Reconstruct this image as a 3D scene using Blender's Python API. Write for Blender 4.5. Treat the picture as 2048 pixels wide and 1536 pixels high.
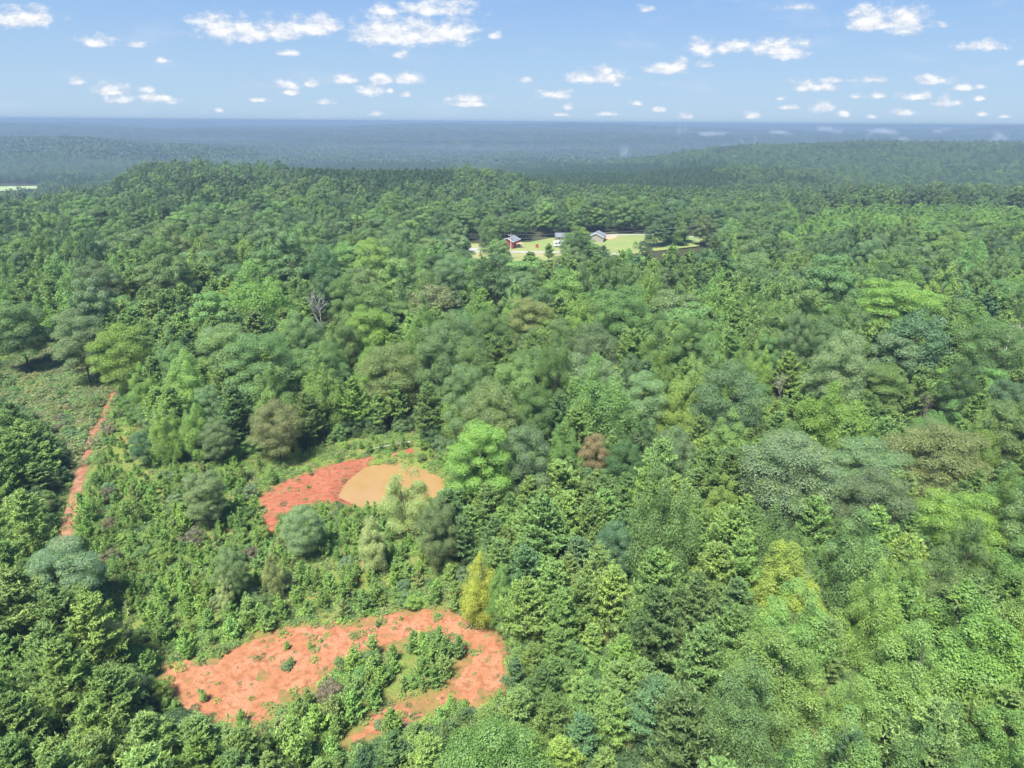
import bpy, math, random
import numpy as np
from mathutils import Matrix, Vector

for o in list(bpy.data.objects):
    bpy.data.objects.remove(o)
scene = bpy.context.scene
COL = scene.collection
RAD = math.radians

# ------------------------------------------------------------------ camera
CAM_H = 60.0
F_PX = 1366.0                      # focal length in photo pixels (2048 wide)
PITCH = math.atan(524.0 / F_PX)    # looking down
ROLL = RAD(0.40)
fwd = np.array([0, math.cos(PITCH), -math.sin(PITCH)])
up0 = np.array([0, math.sin(PITCH), math.cos(PITCH)])
right0 = np.array([1.0, 0, 0])
right = right0 * math.cos(ROLL) + up0 * math.sin(ROLL)
up = up0 * math.cos(ROLL) - right0 * math.sin(ROLL)
cam_data = bpy.data.cameras.new("camera")
cam_data.sensor_width = 36.0
cam_data.lens = F_PX / 2048 * 36.0
cam_data.clip_start = 0.5
cam_data.clip_end = 120000
cam = bpy.data.objects.new("camera", cam_data)
COL.objects.link(cam)
m = Matrix.Identity(4)
for i in range(3):
    m[i][0], m[i][1], m[i][2] = right[i], up[i], -fwd[i]
m[2][3] = CAM_H
cam.matrix_world = m
scene.camera = cam

# ------------------------------------------------------------------ render settings
scene.view_settings.view_transform = 'Standard'
scene.view_settings.look = 'None'
scene.view_settings.exposure = 1.52
scene.view_settings.gamma = 1
cy = scene.cycles
cy.max_bounces = 5
cy.diffuse_bounces = 3
cy.glossy_bounces = 1
cy.transmission_bounces = 2
cy.transparent_max_bounces = 4
cy.volume_bounces = 1
cy.use_denoising = True
cy.use_adaptive_sampling = True
cy.adaptive_threshold = 0.02
cy.caustics_reflective = False
cy.caustics_refractive = False

# ------------------------------------------------------------------ sky
SUN_EL, SUN_AZ = RAD(61), RAD(206)      # azimuth from +Y clockwise: behind the camera, to its left
world = bpy.data.worlds.new("World")
scene.world = world
world.use_nodes = True
NT = world.node_tree
NT.nodes.clear()
N = NT.nodes
L = NT.links


def px_ray(px, py):
    a = (px - 1024) / F_PX
    b = (768 - py) / F_PX
    return fwd + right * a + up * b


def px_ground(px, py, z=0.0):
    d = px_ray(px, py)
    t = (z - CAM_H) / d[2]
    return d[0] * t, d[1] * t


def project(x, y, z):
    p = np.stack([np.asarray(x, float), np.asarray(y, float), np.asarray(z, float) - CAM_H], -1)
    d = p @ fwd
    d = np.where(d < 1e-3, 1e-3, d)
    return 1024 + F_PX * (p @ right) / d, 768 - F_PX * (p @ up) / d


def node(tree, typ, **kw):
    n = tree.nodes.new(typ)
    for k, v in kw.items():
        setattr(n, k, v)
    return n


SKY_STRENGTH = 0.06
sky = node(NT, 'ShaderNodeTexSky', sky_type='NISHITA', sun_disc=False)
sky.sun_elevation = SUN_EL
sky.sun_rotation = SUN_AZ
sky.altitude = 300
sky.air_density = 1.0
sky.dust_density = 0.3
sky.ozone_density = 2.2
tc = node(NT, 'ShaderNodeTexCoord')
sep = node(NT, 'ShaderNodeSeparateXYZ')
L.new(tc.outputs['Generated'], sep.inputs[0])


def wmath(op, a, b=None, c=None, clamp=False):
    n = node(NT, 'ShaderNodeMath', operation=op, use_clamp=clamp)
    for i, v in enumerate((a, b, c)):
        if v is None:
            continue
        if hasattr(v, 'links'):
            L.new(v, n.inputs[i])
        else:
            n.inputs[i].default_value = v
    return n.outputs[0]


ymax = wmath('MAXIMUM', sep.outputs['Y'], 0.02)
U = wmath('DIVIDE', sep.outputs['X'], ymax)
W = wmath('DIVIDE', sep.outputs['Z'], ymax)
comb = node(NT, 'ShaderNodeCombineXYZ')
L.new(U, comb.inputs[0])
L.new(W, comb.inputs[1])
nz1 = node(NT, 'ShaderNodeTexNoise')
nz1.inputs['Scale'].default_value = 46
nz1.inputs['Detail'].default_value = 5
nz1.inputs['Roughness'].default_value = 0.60
mpc = node(NT, 'ShaderNodeMapping')
mpc.inputs['Scale'].default_value = (1, 1.7, 1)
L.new(comb.outputs[0], mpc.inputs[0])
L.new(mpc.outputs[0], nz1.inputs['Vector'])
# clouds: direction of each billow and its half sizes (in photo-angle units), strength
CLOUDS = [
    # x, y, half width, half height, strength
    (40, 32, 66, 22, .8), (85, 30, 26, 18, .7), (195, 80, 36, 13, .8), (272, 87, 30, 8, .45), (152, 161, 22, 8, .9),
    (430, 46, 42, 26, 1), (495, 55, 50, 24, 1), (560, 58, 50, 18, 1), (620, 45, 50, 21, 1), (662, 45, 26, 16, .8),
    (770, 16, 30, 15, .75), (870, 12, 80, 18, .8), (775, 55, 62, 30, 1.1), (850, 62, 60, 24, 1.1), (908, 58, 42, 25, 1.1), (800, 70, 90, 16, 1),
    (993, 68, 14, 10, .6), (800, 108, 18, 9, .55), (325, 119, 16, 7, .55), (575, 104, 22, 8, .5),
    (222, 177, 36, 12, 1), (293, 178, 18, 7, .9), (245, 197, 32, 9, .9), (310, 195, 48, 10, .8), (575, 168, 26, 11, .9), (578, 182, 22, 7, .8), (625, 166, 16, 7, .9),
    (692, 154, 28, 10, 1), (770, 157, 28, 11, 1), (812, 155, 34, 12, 1), (742, 178, 28, 12, 1.05), (780, 181, 10, 6, .9), (812, 188, 11, 7, .9), (652, 202, 18, 7, .9),
    (520, 198, 24, 6, .7), (935, 194, 42, 10, .75), (930, 206, 46, 7, .8), (438, 220, 10, 5, .6), (752, 226, 16, 6, .6),
    (1051, 159, 13, 8, .8), (1170, 152, 30, 13, .95), (1215, 150, 32, 16, 1.1), (1233, 167, 12, 6, .8), (1112, 187, 32, 10, 1), (1135, 212, 12, 7, .9), (1120, 228, 24, 5, .5),
    (1330, 136, 40, 11, 1), (1357, 130, 20, 15, 1.05), (1403, 90, 28, 17, .95), (1450, 92, 46, 14, .6), (1480, 84, 24, 12, .5), (1558, 92, 52, 20, 1.1), (1545, 100, 46, 10, 1),
    (1738, 30, 34, 28, 1.1), (1810, 34, 44, 26, 1.1), (1780, 45, 82, 12, 1), (1410, 128, 28, 7, .6), (1272, 205, 14, 6, .8), (1318, 219, 14, 6, .8), (1373, 231, 17, 7, .85),
    (1505, 229, 18, 10, 1), (1215, 226, 20, 6, .7), (1608, 168, 30, 12, .8), (1645, 172, 32, 10, .8), (1655, 160, 26, 6, .6), (1737, 155, 36, 10, .65), (1715, 190, 18, 7, .7), (1758, 189, 16, 8, .8),
    (1640, 213, 28, 11, .95), (1690, 225, 14, 9, .9), (1580, 213, 22, 6, .6), (1868, 158, 42, 10, .9), (1830, 190, 34, 10, .85), (1892, 200, 28, 11, .95), (1928, 172, 20, 8, .9), (1960, 172, 12, 6, .8), (1960, 195, 14, 6, .8),
    (1970, 88, 60, 12, .6), (2046, 124, 14, 9, .8), (1965, 228, 14, 6, .7), (1808, 224, 26, 8, .6), (1560, 196, 14, 5, .6), (2010, 232, 16, 5, .6), (1742, 232, 12, 5, .7), (1290, 15, 22, 9, .35), (1600, 12, 40, 8, .3),
]
field = None
for (cx, cyy, a, b, s) in CLOUDS:
    d = px_ray(cx, cyy)
    u0, w0 = d[0] / d[1], d[2] / d[1]
    ka = 1.10 / F_PX * math.sqrt(1 + .14) * 1.0
    n1 = node(NT, 'ShaderNodeVectorMath', operation='MULTIPLY_ADD')
    sx, sy = 1 / (a * ka * 1.08), 1 / (b * ka * 1.25)
    L.new(comb.outputs[0], n1.inputs[0])
    n1.inputs[1].default_value = (sx, sy, 0)
    n1.inputs[2].default_value = (-u0 * sx, -w0 * sy + .28, 0)
    n3 = node(NT, 'ShaderNodeVectorMath', operation='MULTIPLY')
    L.new(n1.outputs[0], n3.inputs[0])
    n3.inputs[1].default_value = (-1, -2.0, 0)
    n4 = node(NT, 'ShaderNodeVectorMath', operation='MAXIMUM')
    L.new(n1.outputs[0], n4.inputs[0])
    L.new(n3.outputs[0], n4.inputs[1])
    n2 = node(NT, 'ShaderNodeVectorMath', operation='LENGTH')
    L.new(n4.outputs[0], n2.inputs[0])
    v = wmath('MULTIPLY_ADD', n2.outputs['Value'], -1.0, 0.62 + 0.38 * s)
    field = v if field is None else wmath('MAXIMUM', field, v)
jit = wmath('MULTIPLY_ADD', nz1.outputs['Fac'], 2.1, -1.02)
fsum = wmath('ADD', field, jit)
dens = node(NT, 'ShaderNodeMapRange', interpolation_type='SMOOTHSTEP')
dens.inputs['From Min'].default_value = -0.02
dens.inputs['From Max'].default_value = 0.78
L.new(fsum, dens.inputs['Value'])
# thin grey flecks of cloud high up
nz2 = node(NT, 'ShaderNodeTexNoise')
nz2.inputs['Scale'].default_value = 9
nz2.inputs['Detail'].default_value = 6
mp = node(NT, 'ShaderNodeMapping')
mp.inputs['Scale'].default_value = (1, 3.6, 1)
L.new(comb.outputs[0], mp.inputs[0])
L.new(mp.outputs[0], nz2.inputs['Vector'])
thin = node(NT, 'ShaderNodeMapRange', interpolation_type='SMOOTHSTEP')
thin.inputs['From Min'].default_value = 0.52
thin.inputs['From Max'].default_value = 0.80
thin.inputs['To Max'].default_value = 0.35
L.new(nz2.outputs['Fac'], thin.inputs['Value'])
shade = node(NT, 'ShaderNodeMapRange')
shade.inputs['From Min'].default_value = 0.1
shade.inputs['From Max'].default_value = 0.8
L.new(fsum, shade.inputs['Value'])
nzb = node(NT, 'ShaderNodeTexNoise')
nzb.inputs['Scale'].default_value = 46
nzb.inputs['Detail'].default_value = 3
nzb.inputs['Roughness'].default_value = 0.6
mpb = node(NT, 'ShaderNodeMapping')
mpb.inputs['Scale'].default_value = (1, 1.7, 1)
mpb.inputs['Location'].default_value = (.002, .011, 0)
L.new(comb.outputs[0], mpb.inputs[0])
L.new(mpb.outputs[0], nzb.inputs['Vector'])
rel = wmath('SUBTRACT', nz1.outputs['Fac'], nzb.outputs['Fac'])  # relief shading painted into the clouds, as if lit from above
relk = wmath('MULTIPLY_ADD', rel, 3.2, .62, clamp=True)
ccol = node(NT, 'ShaderNodeMixRGB')
ccol.inputs[1].default_value = (4.0, 4.45, 5.2, 1)
ccol.inputs[2].default_value = (5.9, 6.0, 6.1, 1)
L.new(wmath('MULTIPLY', shade.outputs[0], relk), ccol.inputs[0])
hs = node(NT, 'ShaderNodeHueSaturation')
hs.inputs['Saturation'].default_value = 1.25
hs.inputs['Value'].default_value = .47
L.new(sky.outputs[0], hs.inputs['Color'])
m1 = node(NT, 'ShaderNodeMixRGB')
L.new(thin.outputs[0], m1.inputs[0])
blu = node(NT, 'ShaderNodeMixRGB', blend_type='MULTIPLY')
blu.inputs[0].default_value = 1
blu.inputs[2].default_value = (.86, 1.02, 1.46, 1)
L.new(hs.outputs[0], blu.inputs[1])
flt = node(NT, 'ShaderNodeMixRGB')
flt.inputs[0].default_value = .85
gel = node(NT, 'ShaderNodeMapRange', interpolation_type='SMOOTHERSTEP')
gel.inputs['From Min'].default_value = -.05
gel.inputs['From Max'].default_value = .37
L.new(sep.outputs['Z'], gel.inputs['Value'])
grd = node(NT, 'ShaderNodeMixRGB')
grd.inputs[1].default_value = (2.95, 4.1, 5.2, 1)
grd.inputs[2].default_value = (.74, 2.15, 5.3, 1)
L.new(gel.outputs[0], grd.inputs[0])
L.new(grd.outputs[0], flt.inputs[2])
L.new(blu.outputs[0], flt.inputs[1])
L.new(flt.outputs[0], m1.inputs[1])
m1.inputs[2].default_value = (4.0, 4.5, 5.5, 1)
m2 = node(NT, 'ShaderNodeMixRGB')
L.new(dens.outputs[0], m2.inputs[0])
L.new(m1.outputs[0], m2.inputs[1])
L.new(ccol.outputs[0], m2.inputs[2])
bg = node(NT, 'ShaderNodeBackground')
bg.inputs['Strength'].default_value = SKY_STRENGTH
L.new(m2.outputs[0], bg.inputs[0])
wo = node(NT, 'ShaderNodeOutputWorld')
L.new(bg.outputs[0], wo.inputs[0])

# ------------------------------------------------------------------ sun
sd = bpy.data.lights.new("sun", 'SUN')
sd.energy = 4.6
sd.angle = RAD(14)
sd.color = (1.0, 0.965, 0.90)
sun = bpy.data.objects.new("sun", sd)
COL.objects.link(sun)
sdir = Vector((math.sin(SUN_AZ) * math.cos(SUN_EL), math.cos(SUN_AZ) * math.cos(SUN_EL), math.sin(SUN_EL)))
sun.rotation_euler = sdir.to_track_quat('Z', 'Y').to_euler()

# ------------------------------------------------------------------ numpy helpers
rng = np.random.default_rng(7)


def hash2(ix, iy, seed):
    h = (ix.astype(np.int64) * 374761393 + iy.astype(np.int64) * 668265263 + seed * 1274126177) & 0xffffffff
    h = ((h ^ (h >> 13)) * 1274126177) & 0xffffffff
    h = h ^ (h >> 16)
    return (h & 0xffffff) / float(0xffffff)


def vnoise(x, y, seed=0):
    x = np.asarray(x, float); y = np.asarray(y, float)
    ix, iy = np.floor(x), np.floor(y)
    fx, fy = x - ix, y - iy
    fx = fx * fx * (3 - 2 * fx); fy = fy * fy * (3 - 2 * fy)
    a, b = hash2(ix, iy, seed), hash2(ix + 1, iy, seed)
    c, d = hash2(ix, iy + 1, seed), hash2(ix + 1, iy + 1, seed)
    return (a * (1 - fx) + b * fx) * (1 - fy) + (c * (1 - fx) + d * fx) * fy


def fbm(x, y, seed=0, octv=4):
    s, amp, tot = 0, 1.0, 0
    for i in range(octv):
        s = s + amp * vnoise(x * 2 ** i + 17.3 * i, y * 2 ** i - 9.1 * i, seed + i)
        tot += amp
        amp *= .5
    return s / tot - .5


def sdf(poly, x, y):
    """signed distance to a polygon, positive inside"""
    P = np.asarray(poly, float)
    x = np.asarray(x, float); y = np.asarray(y, float)
    best = np.full(x.shape, 1e18)
    ins = np.zeros(x.shape, bool)
    for i in range(len(P)):
        ax, ay = P[i]; bx, by = P[(i + 1) % len(P)]
        dx, dy = bx - ax, by - ay
        t = np.clip(((x - ax) * dx + (y - ay) * dy) / (dx * dx + dy * dy + 1e-12), 0, 1)
        best = np.minimum(best, (x - ax - t * dx) ** 2 + (y - ay - t * dy) ** 2)
        if abs(by - ay) > 1e-12:
            c = ((ay > y) != (by > y)) & (x < dx * (y - ay) / dy + ax)
            ins ^= c
    return np.where(ins, 1, -1) * np.sqrt(best)


def gp(pts, z=0.0):
    return [px_ground(a, b, z) for a, b in pts]


# photo outlines of open ground, laid on the land
PX_CLAY = [(306, 1350), (330, 1322), (410, 1322), (470, 1296), (520, 1268), (590, 1248), (690, 1245), (735, 1232), (850, 1222), (905, 1226),
           (950, 1248), (1006, 1272), (1012, 1320), (1000, 1385), (960, 1410), (900, 1400), (860, 1420), (800, 1460), (700, 1500), (690, 1470), (740, 1440), (800, 1405),
           (870, 1385), (900, 1350), (925, 1318), (905, 1285), (860, 1275), (790, 1290), (705, 1310), (665, 1355), (620, 1375), (560, 1400),
           (520, 1460), (470, 1440), (440, 1462), (395, 1450), (350, 1400)]
PX_BANK = [(520, 995), (560, 966), (620, 943), (680, 926), (745, 914), (728, 935), (702, 955), (692, 985), (730, 1005), (640, 1007), (600, 1018), (560, 1032), (556, 1060),
           (530, 1066), (522, 1035), (535, 1020)]
PX_POND = [(690, 985), (705, 958), (735, 934), (765, 926), (800, 927), (850, 942), (880, 956), (900, 972), (870, 987), (830, 1000), (780, 1004), (730, 1003)]
PX_TRACK = [(236, 762), (222, 795), (206, 832), (188, 865), (176, 893), (163, 940), (154, 975), (146, 1010), (137, 1045), (127, 1085), (120, 1120)]
PX_BRUSH = [(-60, 702), (110, 690), (180, 712), (228, 742), (225, 790), (190, 850), (150, 950), (105, 880), (50, 830), (-60, 800)]
PX_CLEAR = [(232, 770), (262, 850), (330, 905), (480, 915), (600, 905), (700, 880), (830, 868), (905, 955), (880, 1000), (860, 1060), (850, 1140), (930, 1180), (1000, 1240), (1018, 1300),
            (1010, 1400), (900, 1455), (760, 1530), (560, 1560), (420, 1480), (330, 1420), (300, 1380), (230, 1290), (215, 1220), (175, 1200), (160, 1120), (112, 1120), (150, 960), (205, 835)]
PX_LAWN = [(925, 488), (1060, 484), (1100, 476), (1230, 468), (1330, 468), (1410, 474), (1432, 477), (1400, 481), (1350, 484), (1290, 487), (1240, 495), (1190, 498), (1130, 514), (1000, 519), (925, 520)]

G_CLAY, G_BANK, G_POND, G_BRUSH, G_CLEAR = gp(PX_CLAY), gp(PX_BANK), gp(PX_POND), gp(PX_BRUSH), gp(PX_CLEAR)
G_TRACK = gp(PX_TRACK)
LAWN_Z = -3.0
G_TRACKPOLY0 = [(a - 1.2, b) for a, b in G_TRACK] + [(a + 1.2, b) for a, b in G_TRACK[::-1]]
G_LAWN = gp(PX_LAWN, LAWN_Z)

# ------------------------------------------------------------------ land heights
HCOL = np.array([-400, 0, 150, 300, 600, 900, 1200, 1500, 1800, 2048, 2450], float)


def zr(Y, col, row, tree=16):
    """ground height that lets a canopy at distance Y reach the given photo row"""
    d = px_ray(col, row)
    return CAM_H + d[2] / d[1] * Y - tree


HROWS = [
    (0, [0] * 11), (230, [0] * 11),
    (330, [-3, -2, 0, 0, 0, -3, -3, -3, -1, 1, 1]),
    (420, [-8, -6, -2, 0, 0, -3, -3, -4, -2, 0, 0]),
    (520, [-18, -14, -9, 0, 1, -3, -6, -7, -3, -2, 0]),
    (680, [-38, -32, -18, 5, 2, 2, -12, -16, -14, -12, -8]),
    (800, [-50, -46, -36, 0, -6, -8, -18, -22, -30, -34, -30]),
    (1000, [-58, -56, -52, -38, -34, -30, -22, zr(1000, 1450, 332), -30, -38, -36]),
    (1250, [-60, -60, -60, -58, -56, -50, -40, -32, -24, -24, -20]),
    (1700, [-58, -54, -57, -58, -58, -54, -44, zr(1700, 1500, 292), zr(1700, 1800, 284), zr(1700, 2048, 286), 0]),
    (2350, [zr(2350, 0, 268), zr(2350, 0, 275), zr(2350, 150, 272), zr(2350, 300, 286), -58, -60, -58, -52, -46, -46, -46]),
    (3100, [-50, -52, -54, -58, -58, -56, -56, -54, -50, -50, -50]),
    (4600, [zr(4600, 0, 250), zr(4600, 0, 254), zr(4600, 150, 263), -36, -36, -34, -34, -40, -38, -36, -36]),
    (6500, [-20, -20, -10, zr(6500, 330, 261), zr(6500, 600, 258), zr(6500, 900, 253), zr(6500, 1200, 253), zr(6500, 1500, 264), zr(6500, 1800, 259), zr(6500, 2048, 258), 10]),
    (8300, [-50, -50, -40, -40, -46, -46, -46, -40, -46, -46, -46]),
    (10500, [-6, -6, zr(10500, 170, 246), zr(10500, 330, 245), zr(10500, 600, 254), zr(10500, 900, 252), -10, zr(10500, 1500, 254), zr(10500, 1800, 252), zr(10500, 2048, 253), 10]),
    (14000, [-50] * 11),
    (19000, [min(56, zr(19000, c, r_, 0)) for c, r_ in zip(HCOL, (237, 237.5, 238.5, 240.5, 244.5, 247.5, 248.5, 249.5, 251, 252, 253))]),
    (26000, [-40] * 11),
    (40000, [-30] * 11),
]
HY = np.array([r[0] for r in HROWS], float)
HZ = np.array([r[1] for r in HROWS], float)
HT = (HCOL - 1024) / F_PX


def smooth_t(t):
    return t * t * (3 - 2 * t)


def land(x, y):
    x = np.asarray(x, float); y = np.asarray(y, float)
    yy = np.clip(y, 1, 39999)
    # lateral key: photo column of a far point in that direction
    t = x / np.maximum(y, 1) / math.cos(PITCH) * 1.0
    t = np.clip(t, HT[0], HT[-1] - 1e-6)
    i = np.clip(np.searchsorted(HY, yy, side='right') - 1, 0, len(HY) - 2)
    j = np.clip(np.searchsorted(HT, t, side='right') - 1, 0, len(HT) - 2)
    a = smooth_t((yy - HY[i]) / (HY[i + 1] - HY[i]))
    b = smooth_t((t - HT[j]) / (HT[j + 1] - HT[j]))
    z = (HZ[i, j] * (1 - b) + HZ[i, j + 1] * b) * (1 - a) + (HZ[i + 1, j] * (1 - b) + HZ[i + 1, j + 1] * b) * a
    far = np.clip((y - 500) / 1500, 0, 1)
    z = z + fbm(x / 260, y / 260, 3) * 14 * far 
    rg = np.abs(fbm(x / 1500 + 5, y / 620, 11, 3)) * 2
    z = z + (.27 - rg) * 92 * np.clip((y - 2400) / 2000, 0, 1) * np.where(y > 11500, .35, 1)
    z = z + fbm(x / 45, y / 45, 21) * np.clip((y - 250) / 200, 0, 1) * 4
    m = (y > 270) & (y < 480) & (np.abs(x) < 160)
    if np.any(m):
        z = np.array(z)
        w = smooth_t(np.clip((sdf(G_LAWN, x[m], y[m]) + 22) / 22, 0, 1))
        z[m] = z[m] * (1 - w) + (LAWN_Z - .1) * w
    return z


def ground(x, y):
    """land plus the small relief of the near ground"""
    x = np.asarray(x, float); y = np.asarray(y, float)
    z = land(x, y)
    near = np.clip((260 - y) / 60, 0, 1)
    m = (near > 0) & (np.abs(x) < 130)
    if np.any(m):
        xs, ys = x[m], y[m]
        zz = fbm(xs / 14, ys / 14, 31, 3) * .7 + fbm(xs / 3, ys / 3, 37, 2) * .12
        s = sdf(G_POND, xs, ys)
        bowl = np.clip((s + 3.0) / 4.0, 0, 1)
        zz = zz * (1 - bowl) - 1.5 * smooth_t(bowl)
        z = z.copy()
        z[m] = z[m] + zz * near[m]
    return z


WATER_Z = -0.62

# ------------------------------------------------------------------ mesh helpers


def tag(o, label=None, cat=None, group=None, kind=None):
    if label: o['label'] = label
    if cat: o['category'] = cat
    if group: o['group'] = group
    if kind: o['kind'] = kind
    return o


def link(o, parent=None):
    COL.objects.link(o)
    if parent is not None:
        o.parent = parent
    return o


def np_mesh(name, verts, faces, mats=(), matidx=None, smooth=False):
    """faces: (n,4) or (n,3) int array, or a list of such arrays"""
    me = bpy.data.meshes.new(name)
    fl = faces if isinstance(faces, list) else [faces]
    fl = [np.asarray(f, np.int32) for f in fl if len(f)]
    nv = len(verts)
    me.vertices.add(nv)
    me.vertices.foreach_set('co', np.asarray(verts, np.float32).ravel())
    loops = np.concatenate([f.ravel() for f in fl])
    tot = np.concatenate([np.full(len(f), f.shape[1], np.int32) for f in fl])
    start = np.concatenate([[0], np.cumsum(tot)[:-1]]).astype(np.int32)
    me.loops.add(len(loops))
    me.loops.foreach_set('vertex_index', loops)
    me.polygons.add(len(tot))
    me.polygons.foreach_set('loop_start', start)
    me.polygons.foreach_set('loop_total', tot)
    for mt in mats:
        me.materials.append(mt)
    if matidx is not None:
        me.polygons.foreach_set('material_index', np.asarray(matidx, np.int32))
    me.polygons.foreach_set('use_smooth', np.full(len(tot), bool(smooth)))
    me.update(calc_edges=True)
    me.validate()
    return me


def norm(v):
    return v / np.maximum(np.linalg.norm(v, axis=-1, keepdims=True), 1e-9)


def cards(c, n, t, Ln, Wd):
    """kite-shaped leaves: centres, normals, long directions, lengths, widths"""
    t = norm(t - n * np.sum(t * n, -1, keepdims=True))
    b = np.cross(n, t)
    Ln = np.asarray(Ln)[:, None]; Wd = np.asarray(Wd)[:, None]
    v = np.stack([c - t * Ln * .5, c + b * Wd * .5 + t * Ln * .08, c + t * Ln * .5, c - b * Wd * .5 + t * Ln * .08], 1)
    f = np.arange(len(c) * 4).reshape(-1, 4)
    return v.reshape(-1, 3), f


def tube(pts, radii, k=6):
    pts = np.asarray(pts, float)
    V, F_ = [], []
    n = len(pts)
    for i in range(n):
        d = pts[min(i + 1, n - 1)] - pts[max(i - 1, 0)]
        d = d / (np.linalg.norm(d) + 1e-9)
        a = np.cross(d, [0.3, 1, 0.1]); a /= np.linalg.norm(a) + 1e-9
        b = np.cross(d, a)
        for j in range(k):
            th = 2 * math.pi * j / k
            V.append(pts[i] + radii[i] * (math.cos(th) * a + math.sin(th) * b))
    for i in range(n - 1):
        for j in range(k):
            F_.append((i * k + j, i * k + (j + 1) % k, (i + 1) * k + (j + 1) % k, (i + 1) * k + j))
    return np.array(V), np.array(F_)


class Acc:
    def __init__(self):
        self.v, self.f, self.m, self.n = [], [], [], 0

    def add(self, v, f, mat=0):
        if len(v) == 0: return
        self.v.append(np.asarray(v, float)); self.f.append(np.asarray(f) + self.n)
        self.m.append(np.full(len(f), mat)); self.n += len(v)

    def box(self, c, s, mat=0, rz=0):
        x, y, z = s[0] / 2, s[1] / 2, s[2] / 2
        v = np.array([(-x, -y, -z), (x, -y, -z), (x, y, -z), (-x, y, -z), (-x, -y, z), (x, -y, z), (x, y, z), (-x, y, z)])
        cs, sn = math.cos(rz), math.sin(rz)
        v = np.stack([v[:, 0] * cs - v[:, 1] * sn, v[:, 0] * sn + v[:, 1] * cs, v[:, 2]], 1) + np.array(c)
        self.add(v, np.array([(0, 3, 2, 1), (4, 5, 6, 7), (0, 1, 5, 4), (1, 2, 6, 5), (2, 3, 7, 6), (3, 0, 4, 7)]), mat)

    def mesh(self, name, mats, smooth=False):
        return np_mesh(name, np.concatenate(self.v), self.f_list(), mats, np.concatenate(self.m), smooth)

    def f_list(self):
        return list(self.f)


# ------------------------------------------------------------------ materials


def new_mat(name):
    mt = bpy.data.materials.new(name)
    mt.use_nodes = True
    nt = mt.node_tree
    nt.nodes.clear()
    out = nt.nodes.new('ShaderNodeOutputMaterial')
    return mt, nt, out


def mix_rgb(nt, fac, a, b, mode='MIX'):
    n = nt.nodes.new('ShaderNodeMixRGB')
    n.blend_type = mode
    for i, v in ((0, fac), (1, a), (2, b)):
        if hasattr(v, 'links'):
            nt.links.new(v, n.inputs[i])
        elif i == 0:
            n.inputs[0].default_value = v
        else:
            n.inputs[i].default_value = tuple(v) + (1,) if len(v) == 3 else v
    return n.outputs[0]


def noise_fac(nt, scale, lo, hi, coord=None, detail=4, stretch=None):
    n = nt.nodes.new('ShaderNodeTexNoise')
    n.inputs['Scale'].default_value = scale
    n.inputs['Detail'].default_value = detail
    if coord is None:
        g = nt.nodes.new('ShaderNodeNewGeometry')
        coord = g.outputs['Position']
    if stretch:
        mp = nt.nodes.new('ShaderNodeMapping')
        mp.inputs['Scale'].default_value = stretch[0]
        mp.inputs['Rotation'].default_value = (0, 0, stretch[1])
        nt.links.new(coord, mp.inputs[0])
        coord = mp.outputs[0]
    nt.links.new(coord, n.inputs['Vector'])
    r = nt.nodes.new('ShaderNodeMapRange')
    r.interpolation_type = 'SMOOTHSTEP'
    r.inputs['From Min'].default_value = lo
    r.inputs['From Max'].default_value = hi
    nt.links.new(n.outputs['Fac'], r.inputs['Value'])
    return r.outputs[0]


def mat_leaf(name, default, var=.24, transl=.28, rough=.55):
    """leaves: the tint of each tree comes from its own property 'tint'"""
    mt, nt, out = new_mat(name)
    at = nt.nodes.new('ShaderNodeAttribute')
    at.attribute_type = 'INSTANCER'
    at.attribute_name = 'tint'
    g = nt.nodes.new('ShaderNodeNewGeometry')
    oi = nt.nodes.new('ShaderNodeObjectInfo')
    tcn = nt.nodes.new('ShaderNodeTexCoord')
    # leaf-to-leaf brightness
    mr = nt.nodes.new('ShaderNodeMapRange')
    mr.inputs['To Min'].default_value = 1 - var
    mr.inputs['To Max'].default_value = 1 + var
    nt.links.new(g.outputs['Random Per Island'], mr.inputs['Value'])
    c1 = mix_rgb(nt, 1.0, at.outputs['Color'], mr.outputs[0], 'MULTIPLY')
    # sprays of younger, yellower leaves
    f = noise_fac(nt, 0.55, .48, .68, tcn.outputs['Object'], 2)
    f2 = nt.nodes.new('ShaderNodeMath'); f2.operation = 'MULTIPLY'; f2.inputs[1].default_value = .75
    nt.links.new(f, f2.inputs[0])
    young = mix_rgb(nt, 1.0, c1, (1.30, 1.22, .90), 'MULTIPLY')
    c2 = mix_rgb(nt, f2.outputs[0], c1, young)
    bs = nt.nodes.new('ShaderNodeBsdfPrincipled')
    bs.inputs['Roughness'].default_value = rough
    bs.inputs['Specular IOR Level'].default_value = .35
    nt.links.new(c2, bs.inputs['Base Color'])
    tr = nt.nodes.new('ShaderNodeBsdfTranslucent')
    c3 = mix_rgb(nt, 1.0, c2, (1.0, 1.18, .68), 'MULTIPLY')
    nt.links.new(c3, tr.inputs['Color'])
    mx = nt.nodes.new('ShaderNodeMixShader')
    mx.inputs[0].default_value = transl
    nt.links.new(bs.outputs[0], mx.inputs[1])
    nt.links.new(tr.outputs[0], mx.inputs[2])
    nt.links.new(mx.outputs[0], out.inputs[0])
    return mt


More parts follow.
